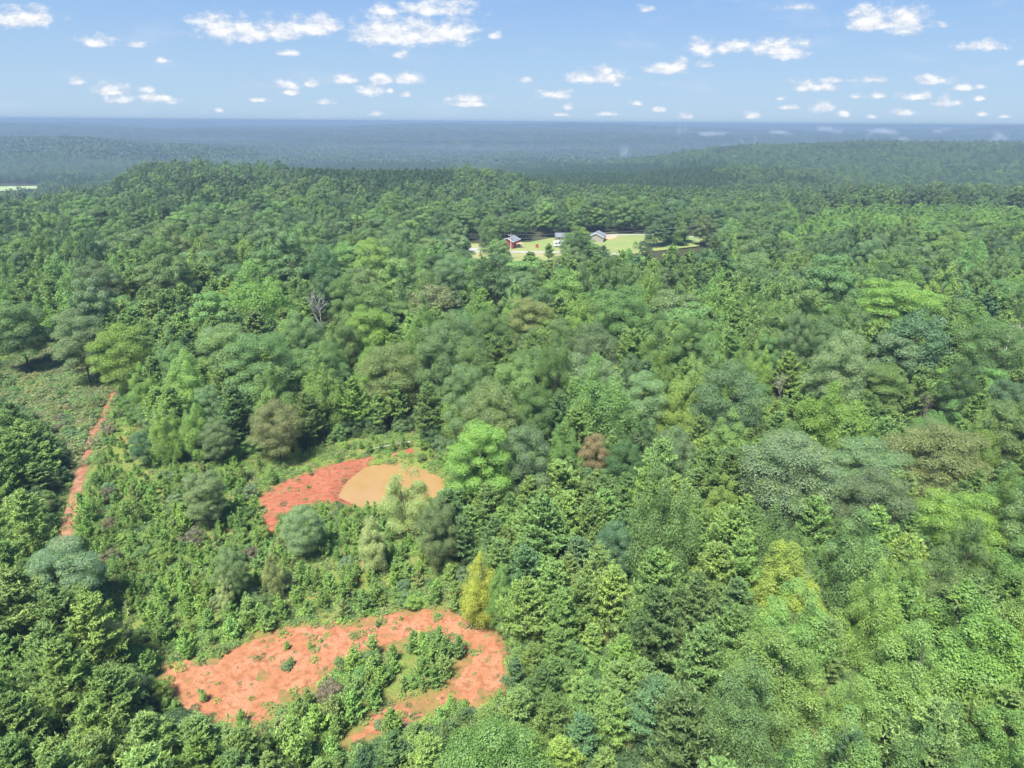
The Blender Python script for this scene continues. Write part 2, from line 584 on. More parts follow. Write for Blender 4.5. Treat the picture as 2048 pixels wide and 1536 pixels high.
def mat_plain(name, col, rough=.7, col2=None, scale=3.0, metallic=0, bump=0.0, lo=.4, hi=.6):
    mt, nt, out = new_mat(name)
    bs = nt.nodes.new('ShaderNodeBsdfPrincipled')
    bs.inputs['Roughness'].default_value = rough
    bs.inputs['Metallic'].default_value = metallic
    tcn = nt.nodes.new('ShaderNodeTexCoord')
    f = noise_fac(nt, scale, lo, hi, tcn.outputs['Object'])
    c = mix_rgb(nt, f, col, col2 or tuple(v * .75 for v in col))
    nt.links.new(c, bs.inputs['Base Color'])
    if bump:
        b = nt.nodes.new('ShaderNodeBump')
        b.inputs['Strength'].default_value = bump
        b.inputs['Distance'].default_value = .1
        nt.links.new(f, b.inputs['Height'])
        nt.links.new(b.outputs[0], bs.inputs['Normal'])
    nt.links.new(bs.outputs[0], out.inputs[0])
    return mt


M_BROAD = mat_leaf('broad_leaves', (.06, .12, .03))
M_NEEDLE = mat_leaf('pine_needles', (.05, .10, .03), var=.3, transl=.22, rough=.6)
M_BARK = mat_plain('grey_brown_bark', (.11, .09, .075), .9, (.06, .048, .04), 4)
M_PALEBARK = mat_plain('pale_bark', (.36, .33, .29), .85, (.22, .20, .18), 5)
M_DEAD = mat_plain('weathered_dead_wood', (.42, .39, .38), .9, (.28, .26, .26), 4)

# ------------------------------------------------------------------ ground material
mt, nt, out = new_mat('ground_soil')
M_GROUND = mt
at = nt.nodes.new('ShaderNodeAttribute'); at.attribute_name = 'open'
sepc = nt.nodes.new('ShaderNodeSeparateColor')
nt.links.new(at.outputs['Color'], sepc.inputs[0])
litter = mix_rgb(nt, noise_fac(nt, .35, .4, .62), (.045, .038, .022), (.035, .05, .018))
grass = mix_rgb(nt, noise_fac(nt, .45, .42, .6), (.12, .16, .035), (.17, .165, .05))
grass = mix_rgb(nt, noise_fac(nt, 3.2, .4, .65), grass, (.085, .125, .028))
grass = mix_rgb(nt, noise_fac(nt, .16, .60, .72), grass, (.34, .14, .075))
brush = mix_rgb(nt, noise_fac(nt, .5, .40, .62), (.12, .115, .05), (.10, .068, .048))
brush = mix_rgb(nt, noise_fac(nt, 2.6, .42, .62), brush, (.07, .085, .03))
c = mix_rgb(nt, sepc.outputs[0], litter, grass)
c = mix_rgb(nt, sepc.outputs[1], c, brush)
clayf = mix_rgb(nt, noise_fac(nt, 1.3, .35, .6), (.27, .105, .055), (.16, .10, .04))
c = mix_rgb(nt, sepc.outputs[2], c, clayf)
bs = nt.nodes.new('ShaderNodeBsdfPrincipled')
bs.inputs['Roughness'].default_value = .95
bs.inputs['Specular IOR Level'].default_value = .1
nt.links.new(c, bs.inputs['Base Color'])
nt.links.new(bs.outputs[0], out.inputs[0])

# ------------------------------------------------------------------ ground sheet (polar grid)
NA = 640
ang = np.linspace(RAD(-78), RAD(78), NA)
rr = np.concatenate([np.linspace(3, 260, 330), np.exp(np.linspace(math.log(261), math.log(39500), 300))])
A, Rr = np.meshgrid(ang, rr)
gx, gy = (np.sin(A) * Rr).ravel(), (np.cos(A) * Rr).ravel()
gz = ground(gx, gy)
idx = np.arange(len(gx)).reshape(len(rr), NA)
gf = np.stack([idx[:-1, :-1].ravel(), idx[:-1, 1:].ravel(), idx[1:, 1:].ravel(), idx[1:, :-1].ravel()], 1)
gme = np_mesh('ground', np.stack([gx, gy, gz], 1), gf, [M_GROUND], smooth=True)
ca = gme.color_attributes.new('open', 'FLOAT_COLOR', 'POINT')
nearm = gy < 300
buf = np.zeros((len(gx), 4), np.float32)
buf[:, 3] = 1
nx, ny = gx[nearm], gy[nearm]
wob = fbm(nx / 5, ny / 5, 50, 3) * 5
buf[nearm, 0] = np.clip((sdf(G_CLEAR, nx, ny) + wob + 2) / 3, 0, 1)
buf[nearm, 1] = np.clip((sdf(G_BRUSH, nx, ny) + wob + 2) / 3, 0, 1)
sc_ = np.maximum(np.maximum(sdf(G_CLAY, nx, ny), sdf(G_BANK, nx, ny)), sdf(G_POND, nx, ny) + .2)
buf[nearm, 2] = np.clip((sc_ + wob * .5 + 1.4) / 2.2, 0, 1) * .8
ca.data.foreach_set('color', buf.ravel())
g_ob = link(bpy.data.objects.new('ground', gme))
tag(g_ob, kind='structure')


# ------------------------------------------------------------------ sheets of bare clay, track, pond
def clay_mat(name, a, b, c_, furrow=False):
    mt, nt, out = new_mat(name)
    col = mix_rgb(nt, noise_fac(nt, .35, .40, .60), a, b)
    col = mix_rgb(nt, noise_fac(nt, 1.1, .46, .66), col, c_)
    fine = noise_fac(nt, 7.0, .50, .72, detail=5)
    col = mix_rgb(nt, fine, col, tuple(v * .62 for v in a))
    peb = noise_fac(nt, 5.0, .66, .72, detail=3)
    col = mix_rgb(nt, peb, col, (.13, .08, .045))
    bs = nt.nodes.new('ShaderNodeBsdfPrincipled')
    bs.inputs['Roughness'].default_value = .95
    bs.inputs['Specular IOR Level'].default_value = .15
    nt.links.new(col, bs.inputs['Base Color'])
    bm = nt.nodes.new('ShaderNodeBump')
    bm.inputs['Strength'].default_value = .35
    bm.inputs['Distance'].default_value = .12
    nt.links.new(noise_fac(nt, 2.2, .2, .8, detail=6), bm.inputs['Height'])
    nt.links.new(bm.outputs[0], bs.inputs['Normal'])
    nt.links.new(bs.outputs[0], out.inputs[0])
    return mt


M_CLAY = clay_mat('orange_clay', (.285, .122, .058), (.31, .150, .082), (.225, .088, .042))
M_RED = clay_mat('red_clay', (.265, .074, .046), (.29, .098, .062), (.21, .054, .032))


def sheet(name, poly, mat, step, edge, seed, lift=.05, relief=None, holes=True, wave=0.9):
    P = np.array(poly)
    x0, y0 = P.min(0) - 2
    x1, y1 = P.max(0) + 2
    xs = np.arange(x0, x1, step); ys = np.arange(y0, y1, step)
    X, Y = np.meshgrid(xs, ys)
    s = sdf(poly, X, Y) + fbm(X / 1.6, Y / 1.6, seed, 4) * 2 * wave + edge
    if holes:
        s = np.minimum(s, 1.0 + (0.12 - fbm(X / 2.2, Y / 2.2, seed + 9, 4)) * 8 + .4)
    Z = ground(X.ravel(), Y.ravel()).reshape(X.shape) + lift
    Z += fbm(X / .8, Y / .8, seed + 3, 3) * .10
    if relief is not None:
        Z += relief(X, Y)
    Z -= np.clip(.45 - s, 0, 1) * .14
    ok = s > 0
    cell = ok[:-1, :-1] & ok[1:, :-1] & ok[1:, 1:] & ok[:-1, 1:]
    idx = np.arange(X.size).reshape(X.shape)
    f = np.stack([idx[:-1, :-1][cell], idx[:-1, 1:][cell], idx[1:, 1:][cell], idx[1:, :-1][cell]], 1)
    used = np.unique(f)
    remap = np.full(X.size, -1); remap[used] = np.arange(len(used))
    v = np.stack([X.ravel(), Y.ravel(), Z.ravel()], 1)[used]
    me = np_mesh(name, v, remap[f], [mat], smooth=True)
    return tag(link(bpy.data.objects.new(name, me)), kind='structure')


def clay_gullies(X, Y):
    n = np.abs(fbm(X / 5 + 3, Y / 2.2, 71, 3))
    return -np.clip(.05 - n, 0, .05) * 1.0


def furrows(X, Y):
    ax, ay = G_BANK[0]; bx, by = G_BANK[4]
    d = np.array([bx - ax, by - ay]); d /= np.linalg.norm(d)
    w = fbm(X / 3, Y / 3, 61, 2) * 1.6
    along = (X - ax) * d[0] + (Y - ay) * d[1]
    cross = -(X - ax) * d[1] + (Y - ay) * d[0]
    return .11 * np.sin((cross * 1.0 + along * .25 + w) * 2 * math.pi / .85)


sheet('bare_clay_ground', G_CLAY, M_CLAY, .2, -.45, 81, wave=2.5, relief=clay_gullies)
sheet('red_clay_ground', G_BANK, M_RED, .16, .2, 91, relief=furrows, holes=False, wave=.5)
tk = np.array(G_TRACK)
dl = np.gradient(tk, axis=0)
nrm = np.stack([-dl[:, 1], dl[:, 0]], 1); nrm /= np.linalg.norm(nrm, axis=1, keepdims=True)
wd = np.linspace(.62, 1.1, len(tk))[:, None]
G_TRACKPOLY = [tuple(p) for p in tk + nrm * wd] + [tuple(p) for p in (tk - nrm * wd)[::-1]]
M_TRACK = clay_mat('track_clay', (.235, .110, .060), (.26, .14, .085), (.18, .08, .04))
sheet('dirt_track', G_TRACKPOLY, M_TRACK, .2, .1, 101, lift=.06, holes=False, wave=.55)
DAM = gp([(745, 893), (790, 882), (828, 888), (826, 905), (800, 903), (760, 905)])
sheet('worn_clay_path', gp([(808, 898), (826, 898), (828, 906), (812, 908)]), M_RED, .2, .1, 111, holes=False, wave=.3)
sheet('understory_clay', gp([(1215, 1340), (1240, 1340), (1255, 1400), (1225, 1410)]), M_RED, .2, .2, 121, holes=False)

mt, nt, out = new_mat('muddy_water')
col = mix_rgb(nt, noise_fac(nt, .18, .3, .7), (.262, .166, .070), (.24, .149, .060))
bs = nt.nodes.new('ShaderNodeBsdfPrincipled')
bs.inputs['Roughness'].default_value = .12
bs.inputs['IOR'].default_value = 1.33
nt.links.new(col, bs.inputs['Base Color'])
bm = nt.nodes.new('ShaderNodeBump'); bm.inputs['Strength'].default_value = .12; bm.inputs['Distance'].default_value = .03
nt.links.new(noise_fac(nt, 2.5, .2, .8), bm.inputs['Height'])
nt.links.new(bm.outputs[0], bs.inputs['Normal'])
nt.links.new(bs.outputs[0], out.inputs[0])
P = np.array(G_POND)
X, Y = np.meshgrid(np.linspace(P[:, 0].min() - 3, P[:, 0].max() + 3, 60), np.linspace(P[:, 1].min() - 3, P[:, 1].max() + 3, 50))
inside = sdf(G_POND, X, Y) > -2.2
idx = np.arange(X.size).reshape(X.shape)
cell = inside[:-1, :-1] & inside[1:, :-1] & inside[1:, 1:] & inside[:-1, 1:]
f = np.stack([idx[:-1, :-1][cell], idx[:-1, 1:][cell], idx[1:, 1:][cell], idx[1:, :-1][cell]], 1)
me = np_mesh('pond_water', np.stack([X.ravel(), Y.ravel(), np.full(X.size, WATER_Z)], 1), f, [mt])
tag(link(bpy.data.objects.new('pond_water', me)), kind='structure')

# ------------------------------------------------------------------ tree generators (unit metres, base at 0)


def rdir(r, n):
    v = r.normal(size=(n, 3))
    return norm(v)


def lobes_leaves(r, C, Rl, squash, nleaf, size, cardw=.62, jitter=.55):
    """leaves round a set of billows: centres C (n,3), radii Rl, vertical squash"""
    w = Rl ** 2
    k = r.choice(len(C), size=nleaf, p=w / w.sum())
    d = rdir(r, nleaf)
    d[:, 2] = np.where(d[:, 2] < -.35, -d[:, 2], d[:, 2])
    rad = Rl[k] * (0.62 + .42 * r.random(nleaf) ** .6)
    p = C[k] + d * rad[:, None] * np.stack([np.ones(nleaf), np.ones(nleaf), squash[k]], 1)
    n = norm(d + r.normal(size=(nleaf, 3)) * jitter * .74 + np.array([0, 0, .28]))
    t = rdir(r, nleaf)
    s = size * (.6 + .8 * r.random(nleaf))
    return cards(p, n, t, s, s * cardw)


def trunk_parts(r, H, R, z0, C, nlimb, acc, mat=0, rad=None, k=6):
    rad = rad or max(.05, H * .012)
    bend = r.normal(size=2) * .02 * H
    top = .68 * H
    pts = [(bend[0] * (q ** 2), bend[1] * (q ** 2), top * q) for q in np.linspace(0, 1, 6)]
    pts[0] = (0, 0, -.6)
    v, f = tube(pts, [rad * (1.25 if i == 0 else 1 - .8 * i / 5) for i in range(6)], k)
    acc.add(v, f, mat)
    if nlimb and len(C):
        for i in r.choice(len(C), size=min(nlimb, len(C)), replace=False):
            c = C[i]
            zb = max(z0 * .8, min(top * .9, c[2] - (abs(c[0]) + abs(c[1])) * .7))
            q = zb / top
            s0 = np.array([bend[0] * q * q, bend[1] * q * q, zb])
            mid = s0 * .5 + c * .5 + np.array([0, 0, -.06 * R])
            v, f = tube([s0, mid, c], [rad * .42, rad * .25, rad * .07], 4)
            acc.add(v, f, mat)


def gen_oak(seed, H=18, R=5.5, nl=14000, size=.30, nlobe=46, limbs=9, low=.10, trunk=True):
    """round, billowing crown"""
    r = np.random.default_rng(seed)
    z0 = low * H
    hc = (H - z0) / 2
    zc = z0 + hc
    i = np.arange(nlobe) + .5
    ph = i * 2.39996 + r.random() * 6
    cz = 1 - 1.78 * i / nlobe
    sr = np.sqrt(np.maximum(0, 1 - cz ** 2))
    kk = .62 + .30 * r.random(nlobe)
    big = 1 + .22 * np.sin(ph * 1 + r.random() * 6) * r.random()
    C = np.stack([np.cos(ph) * sr * R * kk * big, np.sin(ph) * sr * R * kk * big, zc + cz * hc * (kk * 1.04)], 1)
    C += r.normal(size=C.shape) * R * .07
    Rl = R * (.22 + .17 * r.random(nlobe))
    sq = .62 + .25 * r.random(nlobe)
    v, f = lobes_leaves(r, C, Rl, sq, nl, size)
    acc = Acc()
    if trunk: trunk_parts(r, H, R, z0, C, limbs, acc)
    return acc, (v, f)


def gen_tulip(seed, H=19, R=4.0, nl=14000, size=.30, nlobe=60, limbs=5, low=.13, spires=4, trunk=True):
    """upright crown of ascending sprays ending in points"""
    r = np.random.default_rng(seed)
    z0 = low * H
    C, Rl = [], []
    tops = [(0, 0, H, 1.0)]
    for k in range(spires - 1):
        a = r.random() * 6.28
        d = R * (.42 + .25 * r.random())
        tops.append((math.cos(a) * d, math.sin(a) * d, H * (.74 + .18 * r.random()), .62))
    for k in range(nlobe):
        tx, ty, th, sc = tops[r.integers(len(tops))]
        q = r.random() ** .75                     # 0 top .. 1 low
        env = R * sc * min(1.0, (q * 1.9) ** .72) * (1 - .25 * max(0, q - .7) / .3)
        a = r.random() * 6.28
        d = env * (.45 + .5 * r.random())
        z = th - (th - z0) * q
        C.append((tx * min(1, 1.2 - q * .6) + math.cos(a) * d, ty * min(1, 1.2 - q * .6) + math.sin(a) * d, z - R * .16))
        Rl.append(R * (.15 + .13 * min(1, q * 2)) * (.8 + .5 * r.random()))
    for tx, ty, th, sc in tops:
        C.append((tx, ty, th - R * .12)); Rl.append(R * .13)
        C.append((tx, ty, th - R * .40)); Rl.append(R * .22)
    C = np.array(C); Rl = np.array(Rl)
    sq = 1.2 + .6 * r.random(len(C))
    v, f = lobes_leaves(r, C, Rl, sq, nl, size)
    acc = Acc()
    if trunk: trunk_parts(r, H, R, z0, C, limbs, acc)
    return acc, (v, f)


def gen_pine(seed, H=13, R=3.0, nbr=90, ntw=9, per=9, size=.42, low=.25, full=.7, up=.35, width=.26, trunk=True):
    """feathery pine: many irregular ascending boughs set with tufts"""
    r = np.random.default_rng(seed)
    z0 = low * H
    cs, ns, ts, ls = [], [], [], []
    acc = Acc()
    bend = r.normal(size=2) * .012 * H
    if trunk:
        pts = [(bend[0] * q * q, bend[1] * q * q, H * .98 * q) for q in np.linspace(0, 1, 6)]
        pts[0] = (0, 0, -.5)
        v, f = tube(pts, [H * .0105 * (1.1 - .95 * i / 5) for i in range(6)], 6)
        acc.add(v, f)
    lean = r.random() * 6.28
    for k in range(nbr):
        q = ((k + r.random()) / nbr) ** 1.05
        z = z0 + (H * .96 - z0) * q
        a = k * 2.39996 + r.normal() * .6
        Lb = R * (min(1, .55 + q * 2.0)) * (1 - q) ** full * (.55 + .7 * r.random()) * (1 + .18 * math.cos(a - lean)) + .13 * R
        el = up * (.3 + 1.5 * q) + r.normal() * .26
        d = np.array([math.cos(a) * math.cos(el), math.sin(a) * math.cos(el), math.sin(el)])
        side = np.array([-math.sin(a), math.cos(a), 0])
        o = np.array([bend[0] * (z / H) ** 2, bend[1] * (z / H) ** 2, z])
        n0 = max(3, int(ntw * (Lb / R) + 2))
        for j in range(n0):
            s = (j + r.random()) / n0
            if s < .2 and Lb > .5 * R: continue
            cpt = o + d * Lb * s + np.array([0, 0, .30 * Lb * s * s])
            tw = (1.05 - s * .7) * Lb * .42
            for q3 in range(3):
                sd_ = (-1, 0, 1)[q3]
                if sd_ == 0 and s < .8 and r.random() < .5: continue
                tip = norm(d * .75 + side * sd_ * .85 + np.array([0, 0, .25]) + r.normal(size=3) * .38)
                m_ = max(1, int(round(per * (.5 + tw / R) * (.6 + .8 * r.random()))))
                u = r.random(m_)
                base = cpt + tip * (tw * u[:, None]) * (1 if sd_ else .3)
                dirs = norm(tip + r.normal(size=(m_, 3)) * .6 + np.array([0, 0, .45]))
                cs.append(base + dirs * size * .35)
                ts.append(dirs)
                ns.append(norm(rdir(r, m_) + np.array([0, 0, .9])))
                ls.append(size * (.5 + .9 * r.random(m_)))
        if trunk and k % 3 == 0 and Lb > .4 * R:
            v, f = tube([tuple(o), tuple(o + d * Lb * .75)], [H * .003, H * .001], 3)
            acc.add(v, f)
    for tx, ty, th in [(bend[0], bend[1], H)]:
        m_ = per * 2
        dirs = norm(rdir(r, m_) * .5 + np.array([0, 0, 1.0]))
        cs.append(np.stack([tx + 0 * dirs[:, 0], ty + 0 * dirs[:, 0], th * (.93 + .05 * r.random(m_))], 1)); ts.append(dirs)
        ns.append(rdir(r, m_)); ls.append(size * (.6 + .5 * r.random(m_)))
    c = np.concatenate(cs); t = np.concatenate(ts); n = np.concatenate(ns); l = np.concatenate(ls)
    v, f = cards(c, n, t, l, l * width * (.8 + .5 * r.random(len(l))))
    return acc, (v, f)


def gen_dead(seed, H=14, R=5, forks=5, trunk_r=.30):
    r = np.random.default_rng(seed)
    acc = Acc()

    def grow(p, d, ln, rad, lev):
        q = p + d * ln
        mid = p + d * ln * .5 + r.normal(size=3) * ln * .05
        v, f = tube([p, mid, q], [rad, rad * .8, rad * .55], 5 if lev < 2 else 3)
        acc.add(v, f)
        if lev >= 5: return
        for i in range(r.integers(2, 4) + (1 if lev == 1 else 0)):
            nd = norm(d + r.normal(size=3) * .62 + np.array([0, 0, .12]))
            grow(q if i < 2 else mid, nd, ln * (.58 + .25 * r.random()), rad * .62, lev + 1)
    grow(np.array([0, 0, -.5]), norm(np.array([r.normal() * .06, r.normal() * .06, 1.])), H * .36, trunk_r, 0)
    return acc


# prototype sets: for each species and detail level a list of (H, R, trunk mesh, crown mesh, joined mesh)
PROTO = {}


def make_proto(name, gens, leafmat, bark, joined):
    res = []
    for (acc, (v, f)), H, R in gens:
        if joined:
            n = acc.n
            acc2 = Acc(); acc2.v, acc2.f, acc2.m, acc2.n = list(acc.v), list(acc.f), list(acc.m), acc.n
            acc2.add(v, f, 1)
            me = np_mesh(name, np.concatenate(acc2.v), acc2.f, [bark, leafmat], np.concatenate(acc2.m))
            res.append((H, R, None, None, me))
        else:
            tm = np_mesh(name + '_trunk', np.concatenate(acc.v), acc.f, [bark], smooth=True)
            cm = np_mesh(name + '_crown', v, f, [leafmat])
            res.append((H, R, tm, cm, None))
    PROTO[name] = res


def gset(fn, n, seed, H, R, **kw):
    out = []
    for i in range(n):
        r = np.random.default_rng(seed * 100 + i)
        h, rr_ = H * (.9 + .2 * r.random()), R * (.88 + .24 * r.random())
        out.append((fn(seed * 100 + i, H=h, R=rr_, **kw), h, rr_))
    return out


make_proto('oak_hi', gset(gen_oak, 6, 1, 17.5, 5.2, nl=58000, size=.178, nlobe=50), M_BROAD, M_BARK, False)
make_proto('tulip_hi', gset(gen_tulip, 6, 2, 18.5, 4.3, nl=54000, size=.175, nlobe=90), M_BROAD, M_BARK, False)
make_proto('pine_hi', gset(gen_pine, 8, 3, 12.5, 3.1, nbr=120, ntw=10, per=11, size=.36, width=.22, up=.45), M_NEEDLE, M_BARK, False)
make_proto('sapling_hi', gset(gen_pine, 6, 4, 2.6, 1.15, nbr=52, ntw=6, per=10, size=.19, low=.02, full=.75, up=.95, width=.30), M_NEEDLE, M_BARK, False)
make_proto('bush_hi', gset(gen_oak, 5, 5, 3.4, 1.9, nl=7500, size=.135, nlobe=26, limbs=5, low=.05), M_BROAD, M_BARK, False)
make_proto('oak_mid', gset(gen_oak, 6, 6, 17.5, 5.2, nl=21000, size=.29, nlobe=44, limbs=6), M_BROAD, M_BARK, True)
make_proto('tulip_mid', gset(gen_tulip, 6, 7, 18.5, 4.3, nl=19000, size=.29, nlobe=74, limbs=5), M_BROAD, M_BARK, True)
make_proto('pine_mid', gset(gen_pine, 5, 8, 13, 3.1, nbr=90, ntw=8, per=9, size=.44, width=.28, up=.45), M_NEEDLE, M_BARK, True)
make_proto('oak_low', gset(gen_oak, 5, 9, 16, 5.2, nl=4200, size=.62, nlobe=30, limbs=0), M_BROAD, M_BARK, True)
make_proto('tulip_low', gset(gen_tulip, 4, 10, 17, 4.2, nl=3600, size=.60, nlobe=36, limbs=0), M_BROAD, M_BARK, True)
make_proto('pine_low', gset(gen_pine, 4, 11, 14, 2.8, nbr=50, ntw=5, per=4, size=.78, width=.40), M_NEEDLE, M_BARK, True)
make_proto('clump', gset(gen_oak, 5, 12, .8, .75, nl=300, size=.125, nlobe=11, limbs=0, low=0, trunk=False), M_BROAD, M_BARK, True)


def patch_mesh(seed, sz=46, n=24):
    """a piece of distant canopy: many small crowns"""
    r = np.random.default_rng(seed)
    V, F_, nn = [], [], 0
    k = int(math.sqrt(n))
    for i in range(k):
        for j in range(k):
            x = (i + .5 + r.normal() * .28) / k * sz - sz / 2
            y = (j + .5 + r.normal() * .28) / k * sz - sz / 2
            H = 15 + r.normal() * 2.2
            R = sz / k * (.62 + .2 * r.random())
            m_ = 44
            d = rdir(r, m_); d[:, 2] = np.abs(d[:, 2]) * 1.0
            p = np.array([x, y, H - R * .9]) + d * R * (.75 + .25 * r.random((m_, 1)))
            v, f = cards(p, norm(d + r.normal(size=d.shape) * .35), rdir(r, m_), R * .75 * (.7 + .6 * r.random(m_)), R * .55 * np.ones(m_))
            V.append(v); F_.append(f + nn); nn += len(v)
            # body under the crown
            v, f = cards(np.array([[x, y, H * .45]] * 3), norm(np.array([[1, .2, 0], [-.4, 1, 0], [.5, -.9, 0.]])), np.array([[0, 0, 1.]] * 3), np.full(3, H * .9), np.full(3, R * 1.8))
            V.append(v); F_.append(f + nn); nn += len(v)
    return np_mesh('canopy_patch', np.concatenate(V), np.concatenate(F_), [M_BROAD])


PATCH = [patch_mesh(900 + i) for i in range(6)]

# ------------------------------------------------------------------ tints (linear base colours) and their words
TINT = {
    'bright green': (.108, .185, .040), 'mid green': (.078, .135, .040), 'deep green': (.044, .084, .030), 'grey-green': (.082, .130, .054),
    'yellow-green': (.118, .185, .038), 'olive': (.100, .134, .044), 'fresh green': (.094, .170, .046), 'silvery green': (.102, .156, .066),
    'golden yellow': (.160, .200, .040), 'lime yellow': (.235, .275, .045), 'rust brown': (.145, .120, .058), 'tan and olive': (.130, .142, .055), 'pale cream-green': (.155, .20, .075),
    'blue-green': (.060, .114, .050), 'brown-grey': (.105, .098, .058),
}
for k_ in TINT:
    TINT[k_] = tuple(v * w for v, w in zip(TINT[k_], (1.55, 1.52, 1.55)))

PINE_TINT = {'mid green': (.132, .212, .056), 'deep green': (.092, .158, .050), 'fresh green': (.158, .248, .062), 'yellow-green': (.165, .265, .062), 'blue-green': (.095, .175, .070)}
# ------------------------------------------------------------------ placement
PX_SEEN = [[(932, 490), (962, 490), (956, 500), (948, 512), (936, 514)], [(962, 488), (975, 485), (970, 497), (958, 500)],
           [(1006, 472), (1040, 472), (1040, 494), (1012, 494)], [(1052, 486), (1104, 482), (1104, 494), (1060, 498)], [(1018, 470), (1026, 470), (1025, 518), (1019, 518)],
           [(1088, 504), (1108, 504), (1104, 516), (1094, 516)], [(1106, 479), (1132, 479), (1132, 496), (1108, 496)], [(1116, 470), (1134, 471), (1132, 480), (1116, 480)],
           [(1178, 466), (1208, 466), (1206, 480), (1182, 476)], [(1210, 468), (1290, 468), (1282, 477), (1262, 482), (1230, 490), (1224, 484)], [(1290, 472), (1372, 473), (1368, 479), (1300, 480)],
           [(1370, 474), (1420, 476), (1415, 480), (1372, 482)], [(1790, 470), (1806, 470), (1800, 486), (1794, 486)]]
OPEN_STRICT = [PX_CLAY, PX_POND] + PX_SEEN
track_px = [(x - 16 + i * 0, y) for i, (x, y) in enumerate(PX_TRACK)] + [(x + 16, y) for x, y in PX_TRACK[::-1]]


def seg_dist_track(x, y):
    P_ = np.array(G_TRACK)
    best = 1e9
    for i in range(len(P_) - 1):
        a, b = P_[i], P_[i + 1]
        d = b - a
        t = np.clip(((x - a[0]) * d[0] + (y - a[1]) * d[1]) / (d @ d), 0, 1)
        best = min(best, math.hypot(x - a[0] - t * d[0], y - a[1] - t * d[1]))
    return best


DEAD = [(1990, 636, 775, 100, 0, 5, 'large bare grey dead tree among green crowns near the right edge'), (2050, 645, 770, 90, 0, 9, 'second bare grey dead tree cut by the right edge'),
        (1556, 735, 830, 40, 1, 12, 'small pale forked bare snag in the middle of right-hand wood'), (650, 566, 690, 60, 0, 15, 'thin grey dead crown beside the big bright tree left of centre'),
        (1835, 770, 880, 60, 2, 21, 'dark brown bare snag in a gap of the right-hand wood'), (1585, 1130, 1290, 40, 0, 25, 'grey twiggy dead pine within the right pine stand')]
HE = []


def blocked(x, y, H, R):
    """would a tree here hide open ground that the photo shows?"""
    z = float(ground(np.array([x]), np.array([y]))[0])
    d = math.hypot(x, y)
    zs = z + H * np.array([.35, .55, .75, .92, .75, .55, .75, .55])
    off = R * np.array([0, 0, 0, 0, .75, .8, -.75, -.8])
    u, v = project(x + off, np.full(8, y), zs)
    k_ = H / math.tan(SUN_EL)
    for q in (.6, .85, 1.0):
        sx_, sy_ = np.array([x - math.sin(SUN_AZ) * k_ * q]), np.array([y - math.cos(SUN_AZ) * k_ * q])
        if sdf(G_CLAY, sx_, sy_)[0] > -R * .3 or sdf(G_TRACKPOLY0, sx_, sy_)[0] > -R * .3:
            return True
    for (ex, ey, ea, eb, ybase) in HE:
        if y < ybase - .5 and abs(u[0] - ex) < 300 and np.any(((u - ex) / ea) ** 2 + ((v - ey) / eb) ** 2 < 1):
            return True
    for P_ in OPEN_STRICT + [PX_BRUSH2, PX_CLEAR2, track_px, PX_BANK]:
        if np.any(sdf(P_, u, v) > (-8 if P_ in PX_SEEN else 0)):
            return True
    return False


PX_BRUSH2 = [(-60, 712), (110, 705), (180, 722), (215, 745), (212, 790), (180, 850), (145, 940), (118, 880), (60, 820), (-60, 790)]
PX_CLEAR2 = [(190, 960), (255, 880), (330, 915), (480, 925), (600, 915), (700, 890), (830, 880), (885, 935), (850, 1000), (835, 1060), (830, 1140), (900, 1210), (985, 1250),
             (1005, 1300), (990, 1400), (880, 1425), (700, 1440), (500, 1470), (420, 1440), (330, 1390), (240, 1270), (230, 1200), (210, 1120), (150, 1090)]


